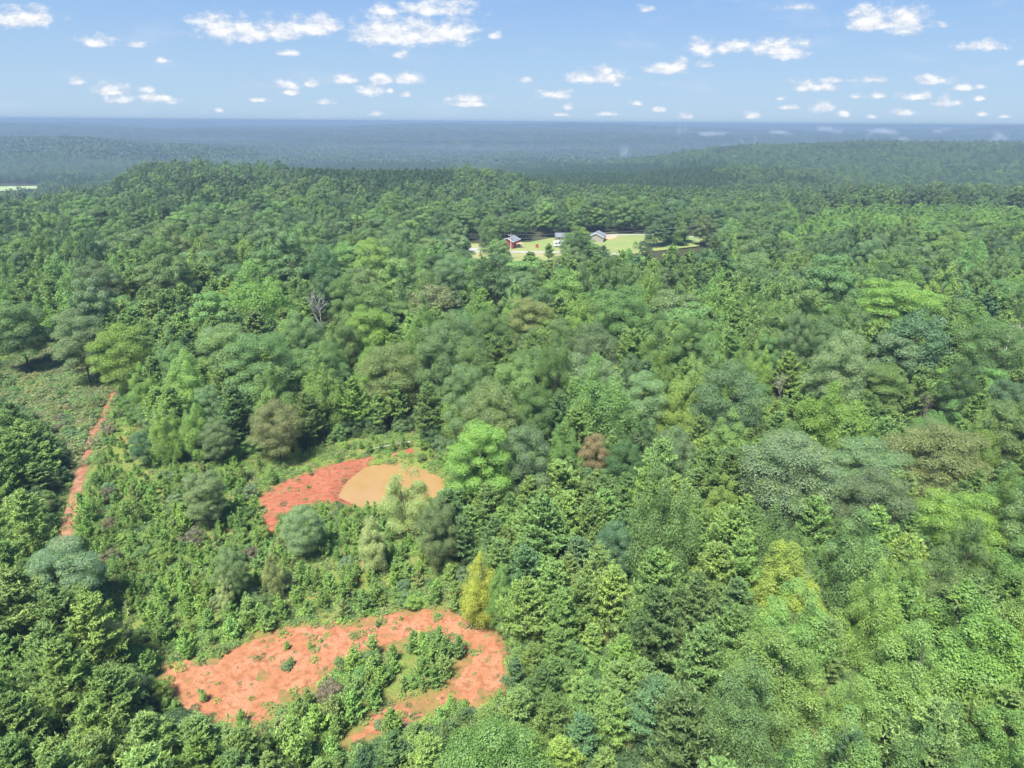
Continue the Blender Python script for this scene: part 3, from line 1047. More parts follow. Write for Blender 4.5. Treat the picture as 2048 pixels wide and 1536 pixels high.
def species_at(x, y, px, py, r):
    """(species, height, radius, tint word); px,py: where the base would show in the photo"""
    n1 = float(fbm(np.array([x / 30.]), np.array([y / 30.]), 140, 3)[0])
    u = r.random()
    conifer = False
    # conifer country: foreground, left edge, right of the pond
    if py > 1020 and px < 1480 - (py - 1020) * .05: conifer = u < .90
    elif px < 230 and py > 800: conifer = u < .95
    elif 870 < px < 1480 and 1010 < py <= 1020: conifer = True
    elif 950 < px < 1500 and 980 < py <= 1060: conifer = u < .8
    elif 230 < px < 620 and 640 < py < 780: conifer = u < .60
    elif 1000 < px < 1750 and 520 < py < 660: conifer = u < .48
    elif px > 1480 and py > 1150: conifer = u < .08
    else: conifer = u < (.06 + (.14 if n1 > .12 else 0))
    if conifer:
        H = 12.0 + r.normal() * 1.6
        if py > 1330 and 480 < px < 1300: H = 7.5 + r.normal() * 1.2
        if py < 800: H = 15 + r.normal() * 1.5
        if 870 < px < 1100 and 980 < py < 1150: H = 9.5 + r.normal()
        R = H * (.27 + .05 * r.random())
        t = r.choice(['mid green', 'deep green', 'fresh green', 'yellow-green', 'blue-green'], p=[.46, .16, .24, .07, .07])
        if px < 480 and py > 800: t = r.choice(['mid green', 'fresh green', 'yellow-green'], p=[.42, .38, .20])
        return 'pine', H, R, t
    tul = .45 + (n1 * 1.6)
    if px > 1450 and py > 1100: tul = .93
    if r.random() < tul:
        H = 18.5 + r.normal() * 2.6
        R = max(3.0, 4.9 + r.normal() * 1.0)
        t = r.choice(['bright green', 'fresh green', 'yellow-green', 'mid green', 'golden yellow'], p=[.42, .34, .07, .165, .005])
        if px > 1450 and py > 1100: H = 15.5 + r.normal() * 2; R = 3.9 + r.normal() * .6
        return 'tulip', H, R, t
    H = 19.0 + r.normal() * 3.0
    R = 6.1 + r.normal() * 1.3
    R = max(3.2, R)
    t = r.choice(['mid green', 'grey-green', 'deep green', 'olive', 'fresh green', 'silvery green', 'blue-green', 'brown-grey', 'tan and olive'],
                 p=[.33, .18, .13, .10, .15, .05, .04, .0, .02])
    if px > 1450 and py > 1100: t = r.choice(['mid green', 'fresh green', 'deep green'])
    return 'oak', H, R, t


TREES = []      # dict per tree: sp, x, y, H, R, tint, label(optional), hero
grid = {}


def near_ok(x, y, R, f=.80):
    gx_, gy_ = int(x // 8), int(y // 8)
    for i in range(gx_ - 2, gx_ + 3):
        for j in range(gy_ - 2, gy_ + 3):
            for t in grid.get((i, j), ()):
                if (t['x'] - x) ** 2 + (t['y'] - y) ** 2 < (f * (R + t['R'])) ** 2:
                    return False
    return True


def put(t):
    TREES.append(t)
    grid.setdefault((int(t['x'] // 8), int(t['y'] // 8)), []).append(t)


# trees that stand out in the photo: x, crown top row, base row, crown width px, species, tint, label
HEROES = [
    (815, 928, 1072, 92, 'tulip', 'pale cream-green', 'pale green pointed young tree standing in front of the muddy orange pond'),
    (420, 942, 1058, 80, 'oak', 'silvery green', 'lone round grey-green tree in the clearing left of the red clay bank'),
    (148, 1092, 1236, 135, 'oak', 'silvery green', 'broad round silvery green tree below the near end of the dirt track'),
    (752, 1034, 1150, 62, 'tulip', 'pale cream-green', 'slim cream-tinged sapling among young pines below the pond'),
    (962, 1104, 1250, 80, 'tulip', 'lime yellow', 'slender bright yellow tree behind the top right of the bare clay patch'),
    (1003, 1122, 1256, 60, 'tulip', 'bright green', 'lime green tree touching the right side of the bright yellow tree'),
    (562, 800, 925, 92, 'oak', 'tan and olive', 'tan and olive turning tree behind the grass left of the red clay bank'),
    (392, 700, 850, 100, 'tulip', 'bright green', 'tall bright green tree with forked tip right of the dirt track top'),
    (345, 800, 930, 60, 'tulip', 'bright green', 'narrow light green tree at the near edge of woods left of clearing'),
    (405, 785, 925, 62, 'tulip', 'yellow-green', 'narrow yellow-green tree beside the near edge of woods left of clearing'),
    (445, 840, 930, 60, 'oak', 'grey-green', 'small grey-green tree at the wood edge, left of the tan turning tree'),
    (1183, 865, 990, 62, 'oak', 'rust brown', 'rust brown tree turning early between two green trees right of the pond'),
    (1125, 835, 990, 76, 'tulip', 'bright green', 'bright lime green twin-topped tree left of the rust brown tree'),
    (962, 846, 1045, 125, 'oak', 'bright green', 'large bright green round tree just right of the muddy pond'),
    (1040, 852, 1030, 105, 'oak', 'grey-green', 'dull grey-green round tree between the two bright green trees right of pond'),
    (1240, 880, 1010, 80, 'oak', 'deep green', 'dark green round tree on the right side of the rust brown tree'),
    (1285, 748, 905, 92, 'oak', 'silvery green', 'pale silvery tree with visible limbs in the middle of the broadleaf wood'),
    (1345, 770, 920, 90, 'tulip', 'yellow-green', 'yellow-green tree right of the pale silvery tree'),
    (1558, 868, 1080, 205, 'oak', 'silvery green', 'very broad silvery green domed tree in the right half of the wood'),
    (1222, 1042, 1185, 84, 'oak', 'blue-green', 'small rounded blue-green tree standing amid the pine stand'),
    (880, 1000, 1150, 80, 'oak', 'silvery green', 'silvery blue-leaved tree at the left edge of the pine stand'),
    (612, 1012, 1120, 78, 'oak', 'silvery green', 'grey-green tree in front of the lower end of the red clay bank'),
    (1060, 590, 730, 95, 'oak', 'olive', 'olive brown round tree in the centre of the far broadleaf wood'),
    (268, 645, 800, 108, 'oak', 'yellow-green', 'large yellow-green tree beyond the top of the dirt track'),
    (183, 622, 775, 100, 'oak', 'grey-green', 'large grey-green tree behind the brushy opening, left of the yellow-green one'),
    (60, 600, 745, 110, 'oak', 'mid green', 'dark green tree behind the brushy opening at the left edge'),
    (215, 520, 665, 92, 'oak', 'grey-green', 'tall pale grey-green tree standing over darker trees at far left'),
    (520, 522, 700, 150, 'tulip', 'bright green', 'big bright green tree rising above the pines left of centre'),
    (745, 610, 760, 110, 'oak', 'yellow-green', 'yellowish spreading tree in the middle distance above the pond'),
    (1555, 1085, 1265, 150, 'tulip', 'golden yellow', 'golden tinged tree at the left edge of the bright green grove'),
    (1560, 1160, 1370, 150, 'tulip', 'fresh green', 'fresh green tree directly in front of the golden tinged tree'),
    (1680, 1020, 1230, 165, 'tulip', 'fresh green', 'tall fresh green tree behind the golden tinged tree'),
    (1880, 985, 1160, 150, 'oak', 'yellow-green', 'lime yellow spreading tree behind the bright green grove on the right'),
    (1870, 1165, 1400, 225, 'tulip', 'bright green', 'largest bright green domed tree in the grove at lower right'),
    (1790, 1250, 1480, 200, 'tulip', 'bright green', 'bright green tree in front of the largest dome at lower right'),
    (1430, 946, 1090, 72, 'tulip', 'yellow-green', 'slim yellow-green tree between pines and the broad silvery dome'),
    (1640, 760, 940, 150, 'tulip', 'yellow-green', 'yellow-green pointed tree above the broad silvery dome'),
    (1600, 785, 900, 60, 'pine', 'mid green', 'dull green pine leaning on the yellow-green pointed tree in the wood'),
    (1720, 940, 1110, 150, 'oak', 'grey-green', 'dull grey-green domed tree with bare limbs right of the broad silvery dome'),
    (1850, 850, 1020, 190, 'oak', 'olive', 'wide open-branched olive tree showing pale limbs on the right'),
    (735, 1495, 1640, 60, 'pine', 'blue-green', 'dark blue-green young pine at the bottom edge below the clay patch'),
    (475, 1095, 1205, 62, 'oak', 'silvery green', 'pale green leafy tree among young pines in the middle of clearing'),
    (455, 1148, 1222, 36, 'tulip', 'pale cream-green', 'little cream-yellow sapling in front of the pale leafy tree'),
    (555, 1098, 1195, 42, 'tulip', 'pale cream-green', 'thin pale-stemmed sapling right of the pale leafy tree'),
    (290, 862, 935, 46, 'oak', 'blue-green', 'small blue-green tree at the corner of the clearing near the track'),
    (1155, 588, 730, 70, 'tulip', 'bright green', 'bright green conical tree just right of the olive brown round tree'),
    (1310, 640, 800, 90, 'tulip', 'bright green', 'tall bright green tree in the centre right of the wood'),
    (1780, 560, 700, 160, 'oak', 'bright green', 'large light green rounded tree below the plantation on the right'),
    (1885, 455, 560, 70, 'tulip', 'yellow-green', 'tall yellow-green tree by the far plantation at right'),
    (1960, 640, 800, 120, 'oak', 'mid green', 'round mid green tree left of the bare grey dead tree'),
    (1336, 456, 474, 22, 'tulip', 'fresh green', 'small light green tree standing at the back edge of the open lawn'),
    (1367, 438, 472, 14, 'tulip', 'yellow-green', 'slender yellow-green tree against the dark pines behind the lawn'),
    (1097, 474, 512, 30, 'pine', 'mid green', 'single pine in front of the lawn, left of the white camper'),
    (1152, 462, 512, 36, 'pine', 'mid green', 'tall pine screening the gap between camper and grey-roofed house'),
    (1180, 474, 514, 44, 'oak', 'olive', 'dull thin-leaved tree screening the walls of the grey-roofed house'),
    (1206, 478, 506, 40, 'pine', 'deep green', 'dark pine hiding the right end of the grey-roofed house'),
    (1290, 466, 500, 30, 'oak', 'deep green', 'dark rounded tree standing up in front of the right lawn'),
    (995, 470, 520, 40, 'tulip', 'mid green', 'pointed green tree overlapping the left side of the red barn'),
    (985, 455, 492, 34, 'pine', 'mid green', 'pine on the lawn behind the left side of the red barn'),
    (903, 508, 640, 75, 'oak', 'silvery green', 'greyish tree in front of the open lawn and road'),
    (750, 478, 620, 80, 'oak', 'bright green', 'light green round tree left of the open lawn'),
]
for (hx, ht, hb, hw, sp, ti, lab) in HEROES:
    x, y = px_ground(hx, hb)
    # height from the top row
    d = px_ray(hx, ht)
    t = y / d[1]
    H = CAM_H + d[2] * t
    dep = np.dot(np.array([x, y, H * .6 - CAM_H]), fwd)
    R = hw / 2 / F_PX * dep
    put(dict(sp=sp, x=x, y=y, H=H, R=R, tint=ti, label=lab, hero=True))

for q_ in HEROES + DEAD:
    hx, ht, hb, hw = q_[:4]
    dd_ = len(q_) == 7 and q_[4] in (0, 1, 2)
    HE.append((hx, ht + (hb - ht) * (.36 if dd_ else .27), hw * (.55 if dd_ else .40), (hb - ht) * (.38 if dd_ else .25), px_ground(hx, hb)[1]))
for q_ in DEAD:
    ex_, ey_ = px_ground(q_[0], q_[2])
    grid.setdefault((int(ex_ // 8), int(ey_ // 8)), []).append(dict(x=ex_, y=ey_, R=3.5))
# shrubs of the bare clay's island and young pines in the clearing
PX_ISLAND = [(660, 1385), (700, 1325), (780, 1300), (860, 1278), (920, 1312), (905, 1350), (860, 1385), (800, 1405), (740, 1430), (690, 1440)]
G_ISLAND = gp(PX_ISLAND)
CX = np.array(G_CLEAR)
sap = []
for k in range(5200):
    x = rng.uniform(CX[:, 0].min(), CX[:, 0].max()); y = rng.uniform(CX[:, 1].min(), CX[:, 1].max())
    xa, ya = np.array([x]), np.array([y])
    if sdf(G_CLEAR, xa, ya)[0] < -.5: continue
    cl = max(sdf(G_CLAY, xa, ya)[0], sdf(G_BANK, xa, ya)[0])
    isl = sdf(G_ISLAND, xa, ya)[0]
    if sdf(G_POND, xa, ya)[0] > -2.2: continue
    dt = seg_dist_track(x, y)
    if dt < 2.6: continue
    px, py = project(x, y, 0.)
    px, py = float(px), float(py)
    H = 2.1 + abs(rng.normal()) * .95
    if py < 960: 
        if rng.random() < .75: continue
        H *= .7
    if cl > -.4 and isl < 0:
        if rng.random() < .90: continue
        H = .5 + rng.random() * .8
    if isl > 0: H = 2.0 + rng.random() * 1.2
    if 520 < px < 900 and 1005 < py < 1060: H *= .62
    if py > 1400 and rng.random() < .5: H *= 1.5
    H = max(.6, H)
    R = H * .42
    z_ = 0
    # keep the clay and the pond in view
    u, v = project(x, y, H)
    if isl < 0 and cl < -.4 and (sdf(PX_CLAY, np.array([u]), np.array([v]))[0] > 6 or sdf(PX_POND, np.array([u]), np.array([v]))[0] > 4 or sdf(PX_BANK, np.array([u]), np.array([v]))[0] > 4):
        H *= .5; R *= .5
        u, v = project(x, y, H)
        if sdf(PX_CLAY, np.array([u]), np.array([v]))[0] > 10 or sdf(PX_POND, np.array([u]), np.array([v]))[0] > 6: continue
    if not near_ok(x, y, R, .44 if isl > 0 else .62): continue
    t = rng.choice(['yellow-green', 'bright green', 'mid green', 'olive', 'fresh green'], p=[.42, .34, .10, .06, .08])
    kind = 'sapling' if rng.random() < .86 else 'bush'
    if kind == 'bush':
        t = rng.choice(['grey-green', 'mid green', 'silvery green', 'brown-grey', 'yellow-green'], p=[.3, .25, .15, .12, .18]); H = max(1, H * .75); R = H * .6
    if isl > 0: t = rng.choice(['mid green', 'bright green', 'fresh green'])
    put(dict(sp=kind, x=x, y=y, H=H, R=R, tint=str(t), label=None, hero=False))

# the woods
NEAR_Y = 262.0
for k in range(60000):
    y = 26 + (NEAR_Y - 26) * math.sqrt(rng.random())
    xm = (y * .94 + 22) * .80 + 8
    x = rng.uniform(-xm, xm)
    u, v = project(x, y, 0.)
    px, py = float(u), float(v)
    sp, H, R, t = species_at(x, y, px, py, rng)
    if not near_ok(x, y, R, .56 if sp == 'pine' else .78): continue
    xa, ya = np.array([x]), np.array([y])
    if sdf(G_CLEAR, xa, ya)[0] > -.6 or sdf(G_BRUSH, xa, ya)[0] > -.6 or sdf(G_POND, xa, ya)[0] > -4 or sdf(G_LAWN, xa, ya)[0] > -3: continue
    if seg_dist_track(x, y) < R * .6 + 1.6: continue
    ok = False
    for q in range(6):
        if not blocked(x, y, H, R):
            ok = True
            break
        H *= .82; R *= .9
        if H < (5 if sp != 'pine' else 3.2): break
    if not ok: continue
    put(dict(sp=sp, x=x, y=y, H=H, R=R, tint=str(t), label=None, hero=False))

SPN = {}
for t in TREES:
    SPN[t['sp']] = SPN.get(t['sp'], 0) + 1
print('trees placed', SPN, len(TREES))
for t in TREES:
    t['z'] = 0.0
zz = ground(np.array([t['x'] for t in TREES]), np.array([t['y'] for t in TREES]))
for t, z in zip(TREES, zz):
    t['z'] = float(z)
    t['u'], t['v'] = [float(q) for q in project(t['x'], t['y'], t['z'] + t['H'] * .75)]
    t['dist'] = math.sqrt(t['x'] ** 2 + t['y'] ** 2 + (CAM_H - t['z'] - t['H'] / 2) ** 2)
    t['show'] = t['R'] / t['dist'] * (1 if -20 - 1366 * t['R'] / t['dist'] < t['u'] < 2068 + 1366 * t['R'] / t['dist'] and 200 < t['v'] < 1536 + 1366 * t['H'] * .6 / t['dist'] else .0)

# ------------------------------------------------------------------ individuals
NAMES = {'oak': 'broadleaf_tree', 'tulip': 'tulip_tree', 'pine': 'pine_tree', 'sapling': 'pine_sapling', 'bush': 'leafy_bush'}
CATS = {'oak': 'tree', 'tulip': 'tree', 'pine': 'pine tree', 'sapling': 'young pine', 'bush': 'bush'}
WORD = {'oak': 'round-crowned tree', 'tulip': 'pointed-crowned tree', 'pine': 'pine', 'sapling': 'young pine', 'bush': 'leafy bush'}
GROUPS = {'oak': 'round-crowned broadleaf trees of the wood', 'tulip': 'pointed-crowned broadleaf trees of the wood', 'pine': 'feathery pines of the near stands',
          'sapling': 'young pines growing in the clearing', 'bush': 'leafy bushes in the clearing'}
CAP = 296


def region(t):
    u, v = t['u'], t['v']
    s = t['sp']
    if s in ('sapling', 'bush'):
        if sdf(G_ISLAND, np.array([t['x']]), np.array([t['y']]))[0] > -1: return 'on the green island in the clay patch'
        if max(sdf(G_CLAY, np.array([t['x']]), np.array([t['y']]))[0], sdf(G_BANK, np.array([t['x']]), np.array([t['y']]))[0]) > -.5: return 'growing on bare clay'
        if v < 1010 and u < 520: return 'between dirt track and clay bank'
        if v < 1010: return 'beside the pond'
        if v > 1400: return 'in front of the clay patch'
        if v < 1120: return 'below the pond and bank' if u > 520 else 'right of the dirt track'
        return 'behind the clay patch, left half' if u < 560 else 'behind the clay patch, right half'
    if v < 600: return 'far back left of the lawn' if u < 930 else ('before the red barn and lawn' if u < 1430 else 'far back right of the lawn')
    if v < 740:
        return 'behind the brushy opening' if u < 240 else ('beyond the pond, left of centre' if u < 800 else ('in mid wood near centre' if u < 1400 else 'in mid wood at right'))
    if v < 900:
        return 'left of the dirt track' if u < 200 else ('between track and pond' if u < 640 else ('right behind the pond' if u < 950 else ('in the wood right of pond' if u < 1450 else 'in the right-hand wood')))
    if v < 1150:
        return 'left of the dirt track' if u < 220 else ('right of the pond' if u < 1150 else ('amid the right pine stand' if u < 1500 else 'at the right edge wood'))
    if u < 420: return 'in the lower left stand'
    if u < 1050: return 'along the bottom edge below the clay'
    if u < 1450: return 'right of the clay patch'
    return 'in the lower right grove'


ORD = ['leftmost', 'second from left', 'third from left', 'fourth from left', 'fifth from left', 'sixth from left']
RANK = ['nearest', 'second', 'third', 'fourth', 'fifth', 'sixth', 'seventh', 'eighth', 'ninth', 'tenth', 'eleventh', 'twelfth']
indiv, rest = [], []
for s in NAMES:
    lst = sorted([t for t in TREES if t['sp'] == s], key=lambda t: (-t['hero'], -t['show']))
    indiv += [t for t in lst[:CAP] if t['show'] > 0]
    rest += [t for t in lst[CAP:] if t['show'] > 0] + [t for t in lst if t['show'] <= 0]
cls = {}
for t in indiv:
    if t['label'] is None:
        cls.setdefault((t['sp'], t['tint'], region(t)), []).append(t)
for (s, ti, rg), lst in cls.items():
    lst.sort(key=lambda t: -t['v'])
    rows = [lst[i:i + 6] for i in range(0, len(lst), 6)]
    for ri, row in enumerate(rows):
        row.sort(key=lambda t: t['u'])
        for ci, t in enumerate(row):
            w = '%s %s %s' % (ti, WORD[s], rg)
            if len(lst) > 1:
                w += ', ' + (ORD[ci] if len(row) > 1 else 'on its own')
                if len(rows) > 1:
                    w += ' in %s row' % RANK[min(ri, 11)]
                if len(w.split()) > 16:
                    w = w.replace(' the ', ' ')
            t['label'] = w
first = {}
rr2 = random.Random(5)


def tint_of(s, w, hero=False):
    if s == 'pine': return tuple(v * 1.1 for v in PINE_TINT.get(w, TINT[w]))
    if s in ('oak', 'tulip') and not hero: return tuple(.80 * a + .20 * b for a, b in zip(TINT[w], (.130, .215, .064)))
    if s == 'sapling': return tuple(v * 1.22 for v in PINE_TINT.get(w, TINT[w]))
    return TINT[w]


def place_tree(t):
    s = t['sp']
    close = t['dist'] < 175 or s in ('sapling', 'bush') or t['hero']
    lst = PROTO[s + ('_hi' if close else '_mid')]
    H, R, tm, cm, jm = lst[rr2.randrange(len(lst))]
    sx = t['R'] / R * (.95 + .1 * rr2.random()); sz = t['H'] / H
    base = tint_of(s, t['tint'], t['hero'])
    j = 1 + rr2.uniform(-.20, .20)
    tint = (base[0] * j * (1 + rr2.uniform(-.1, .1)), base[1] * j, base[2] * j * (1 + rr2.uniform(-.12, .12)))
    nm = NAMES[s]
    if close:
        root = bpy.data.objects.new(nm, None)
        root.empty_display_size = .5
        tr = bpy.data.objects.new('trunk', tm); tr.parent = root
        cr = bpy.data.objects.new('crown', cm); cr.parent = root
        cr['tint'] = tint
        for o in (root, tr, cr): COL.objects.link(o)
    else:
        root = bpy.data.objects.new(nm, jm)
        root['tint'] = tint
        COL.objects.link(root)
    root.location = (t['x'], t['y'], t['z'] - .05)
    root.rotation_euler = (0, 0, rr2.random() * 6.283)
    root.scale = (sx, sx, sz)
    tag(root, t['label'], CATS[s], GROUPS[s])


for t in indiv:
    place_tree(t)


# ------------------------------------------------------------------ the countless rest: geometry-node scatter
def scatter(name, pts, yaw, scl, pick, tint, protos, kind='stuff', label=None):
    """protos: mesh list; one instance per point"""
    me = bpy.data.meshes.new(name)
    n = len(pts)
    me.vertices.add(n)
    me.vertices.foreach_set('co', np.asarray(pts, np.float32).ravel())
    for an, typ, dat, key in (('yaw', 'FLOAT', yaw, 'value'), ('pick', 'INT', pick, 'value')):
        a = me.attributes.new(an, typ, 'POINT'); a.data.foreach_set(key, np.asarray(dat, np.float32 if typ == 'FLOAT' else np.int32))
    a = me.attributes.new('scl', 'FLOAT_VECTOR', 'POINT'); a.data.foreach_set('vector', np.asarray(scl, np.float32).ravel())
    a = me.attributes.new('tint', 'FLOAT_VECTOR', 'POINT'); a.data.foreach_set('vector', np.asarray(tint, np.float32).ravel())
    ob = link(bpy.data.objects.new(name, me))
    tag(ob, kind=kind, label=label)
    ng = bpy.data.node_groups.new(name, 'GeometryNodeTree')
    ng.interface.new_socket('Geometry', in_out='INPUT', socket_type='NodeSocketGeometry')
    ng.interface.new_socket('Geometry', in_out='OUTPUT', socket_type='NodeSocketGeometry')
    gi = ng.nodes.new('NodeGroupInput'); go = ng.nodes.new('NodeGroupOutput')
    iop = ng.nodes.new('GeometryNodeInstanceOnPoints')
    jn = ng.nodes.new('GeometryNodeJoinGeometry')
    for pm in reversed(protos):
        po = bpy.data.objects.new(name + '_kind', pm)
        oi = ng.nodes.new('GeometryNodeObjectInfo')
        oi.inputs['Object'].default_value = po
        oi.inputs['As Instance'].default_value = True
        ng.links.new(oi.outputs['Geometry'], jn.inputs[0])

    def attr(nm_, dt):
        a_ = ng.nodes.new('GeometryNodeInputNamedAttribute'); a_.data_type = dt
        a_.inputs['Name'].default_value = nm_
        return [o for o in a_.outputs if o.enabled and o.name == 'Attribute'][0]
    ng.links.new(gi.outputs[0], iop.inputs['Points'])
    ng.links.new(jn.outputs[0], iop.inputs['Instance'])
    iop.inputs['Pick Instance'].default_value = True
    ng.links.new(attr('pick', 'INT'), iop.inputs['Instance Index'])
    cx = ng.nodes.new('ShaderNodeCombineXYZ')
    ng.links.new(attr('yaw', 'FLOAT'), cx.inputs[2])
    er = ng.nodes.new('FunctionNodeEulerToRotation')
    ng.links.new(cx.outputs[0], er.inputs[0])
    ng.links.new(er.outputs[0], iop.inputs['Rotation'])
    ng.links.new(attr('scl', 'FLOAT_VECTOR'), iop.inputs['Scale'])
    ng.links.new(iop.outputs[0], go.inputs[0])
    md = ob.modifiers.new('scatter', 'NODES')
    md.node_group = ng
    return ob


def tint_arr(words, r, jit=.13):
    b = np.array([TINT[w] for w in words])
    j = 1 + r.uniform(-jit, jit, (len(words), 1))
    return b * j * (1 + r.uniform(-.08, .08, b.shape))


# leftovers near the camera
for s, nm in (('oak', 'broadleaf_wood'), ('tulip', 'tulip_tree_wood'), ('pine', 'pine_woods'), ('sapling', 'sapling_undergrowth'), ('bush', 'bush_undergrowth')):
    lst = [t for t in rest if t['sp'] == s]
    if not lst: continue
    key = s + ('_mid' if s in ('oak', 'tulip', 'pine') else '_hi')
    pr = PROTO[key]
    if s in ('sapling', 'bush'):
        ms = []
        for H, R, tm, cm, jm in pr:
            ms.append(cm)
    else:
        ms = [p[4] for p in pr]
    pk = rng.integers(0, len(pr), len(lst))
    scatter(nm, [(t['x'], t['y'], t['z'] - .05) for t in lst], rng.random(len(lst)) * 6.28,
            [(t['R'] / pr[k][1], t['R'] / pr[k][1], t['H'] / pr[k][0]) for t, k in zip(lst, pk)], pk, np.array([tint_of(s, t['tint']) for t in lst]) * (1 + rng.uniform(-.13, .13, (len(lst), 1))), ms)


# far woods, row by row
def field_of_trees(y0, y1, step, seed):
    r = np.random.default_rng(seed)
    ys = np.arange(y0, y1, step)
    X_, Y_ = [], []
    for yy in ys:
        hw = yy * .86 + 30
        xs = np.arange(-hw, hw, step)
        X_.append(xs + r.uniform(-.42, .42, len(xs)) * step)
        Y_.append(yy + r.uniform(-.42, .42, len(xs)) * step)
    return np.concatenate(X_), np.concatenate(Y_), r


def far_species(x, y, r):
    """0 broad, 1 tulip, 2 pine + tint words"""
    n = len(x)
    u, v = project(x, y, land(x, y) + 10)
    nzv = fbm(x / 90, y / 90, 150, 3)
    sp = np.where(r.random(n) < .62, 0, 1)
    sp = np.where(nzv + r.normal(size=n) * .05 > .18, 2, sp)
    u, v = u + fbm(x / 70, y / 70, 160, 2) * 160, v + fbm(x / 60, y / 90, 161, 2) * 26
    dark = ((u > 1000) & (u < 1470) & (v > 330) & (v < 405) & (y > 640)) | ((u > 560) & (u < 900) & (v < 372) & (y > 560))
    sp = np.where(dark, 2, sp)
    plant = (u > 1560) & (v > 402) & (v < 474) & (y < 640) & (u + (v - 400) * 1.5 > 1640)
    sp = np.where(plant & (r.random(n) < .9), 2, sp)
    w = np.array(['mid green', 'grey-green', 'deep green', 'fresh green', 'bright green', 'yellow-green', 'olive', 'blue-green'])
    tw = r.choice(w, n, p=[.32, .15, .19, .14, .09, .03, .02, .06])
    tw = np.where(sp == 2, r.choice(np.array(['deep green', 'mid green', 'blue-green']), n, p=[.4, .35, .25]), tw)
    tw = np.where(dark, np.where(r.random(n) < .5, 'blue-green', 'deep green'), tw)
    tw = np.where(plant, r.choice(np.array(['bright green', 'fresh green', 'mid green']), n, p=[.5, .3, .2]), tw)
    return sp, tw, dark, plant, u, v




def march(px, py, y0, y1, n=600):
    d = px_ray(px, py)
    ys = np.linspace(y0, y1, n)
    k = d / d[1]
    zr_ = CAM_H + k[2] * ys
    zl = land(k[0] * ys, ys)
    i = int(np.argmax(zr_ < zl)) if np.any(zr_ < zl) else n - 1
    return float(k[0] * ys[i]), float(ys[i]), float(zl[i])


FAR_HOUSES = [march(603, 337, 1250, 2300) + (26,), march(541, 266, 4800, 7000) + (40,), march(832, 287, 3200, 6600) + (40,)]


def emit(name, y0, y1, step, seed, lod, pines=False):
    x, y, r = field_of_trees(y0, y1, step, seed)
    sp, tw, dark, plant, u, v = far_species(x, y, r)
    keep = (sp == 2) if pines else (sp != 2)
    if y0 < 500:
        keep &= (sdf(G_LAWN, x, y) < np.where(y < 355, -1.5, -3))
        # nothing tall between the viewer and the lawn
        zt = land(x, y)
        for q in (3, 6, 9, 12, 15, 18):
            uu, vv = project(x, y, zt + q)
            for P_ in PX_SEEN:
                keep &= ~((sdf(P_, uu, vv) > -6) & (y < 372))
    keep &= sdf(FIELD_L, x, y) < 0
    for hx_, hy_, hz_, hr_ in FAR_HOUSES:
        keep &= np.hypot(x - hx_, (y - hy_ + hr_ * .8) * .5) > hr_
    if y0 < 1500:
        zt = land(x, y)
        for q in (0, 5, 10, 16):
            uu, vv = project(x, y, zt + q)
            keep &= ~((sdf([(-80, 372), (20, 370), (78, 371), (84, 376), (0, 381), (-80, 384)], uu, vv) > -1) & (y > 650) & (y < 1700))
    x, y, sp, tw, plant, dark = x[keep], y[keep], sp[keep], tw[keep], plant[keep], dark[keep]
    z = land(x, y)
    Hs = np.where(sp == 2, 14.5, 16.5) + r.normal(size=len(x)) * 2.8
    Hs = np.where(plant, 9 + r.normal(size=len(x)) * .6, Hs)
    Hs = np.where(dark, 15 + r.normal(size=len(x)) * .8, Hs)
    for s, (nm, kk) in enumerate((('broadleaf_woods', 'oak'), ('tulip_tree_woods', 'tulip'), ('pine_forest', 'pine'))):
        m_ = sp == s
        if not m_.any(): continue
        pr = PROTO[kk + lod]
        pk = r.integers(0, len(pr), m_.sum())
        H0 = np.array([p[0] for p in pr])[pk]; R0 = np.array([p[1] for p in pr])[pk]
        Rw = np.array([4.7, 3.9, 3.2])[s] * (.8 + .45 * r.random(m_.sum())) * (step / 7.0) ** .5
        scatter(nm, np.stack([x[m_], y[m_], z[m_] - .3], 1), r.random(m_.sum()) * 6.28, np.stack([Rw / R0, Rw / R0, Hs[m_] / H0], 1), pk, np.array([tint_of(kk, w_) for w_ in tw[m_]]).reshape(-1, 3) * np.where(plant[m_], 1.35, 1.0)[:, None] * (.72 if lod == '_low' else .92) * (1 + r.uniform(-.22, .22, (int(m_.sum()), 1))), [p[4] for p in pr])  # low-detail tints darkened for the self-shadowing their coarse leaves lack


FIELD_L = gp([(-80, 372), (20, 368), (78, 370), (80, 376), (0, 382), (-80, 386)], -60)
emit('a', NEAR_Y + 3, 470, 10.2, 301, '_mid')
emit('a', NEAR_Y + 3, 470, 7.2, 305, '_mid', True)
emit('b', 470, 1150, 9.8, 302, '_low')
emit('b', 470, 1150, 7.2, 306, '_low', True)
emit('c', 1150, 1900, 11, 303, '_low')
emit('c', 1150, 1900, 8.5, 307, '_low', True)
# distant canopy
for (y0, y1, step, seed) in ((1900, 4800, 34, 401), (4800, 11500, 58, 402)):
    x, y, r = field_of_trees(y0, y1, step, seed)
    kp = np.ones(len(x), bool)
    for hx_, hy_, hz_, hr_ in FAR_HOUSES:
        kp &= np.hypot(x - hx_, (y - hy_ + hr_) * .5) > hr_ * 1.4
    x, y = x[kp], y[kp]
    z = land(x, y)
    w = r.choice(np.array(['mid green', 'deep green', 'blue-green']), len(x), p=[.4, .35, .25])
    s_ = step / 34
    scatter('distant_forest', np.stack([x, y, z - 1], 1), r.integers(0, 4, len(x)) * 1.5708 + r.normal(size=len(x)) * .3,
            np.stack([np.full(len(x), s_)] * 2 + [np.full(len(x), .95 + .2 * (s_ - 1))], 1), r.integers(0, len(PATCH), len(x)), tint_arr(w, r, .2) * .5, PATCH)  # patch tint darkened in place of shade missing between coarse crowns

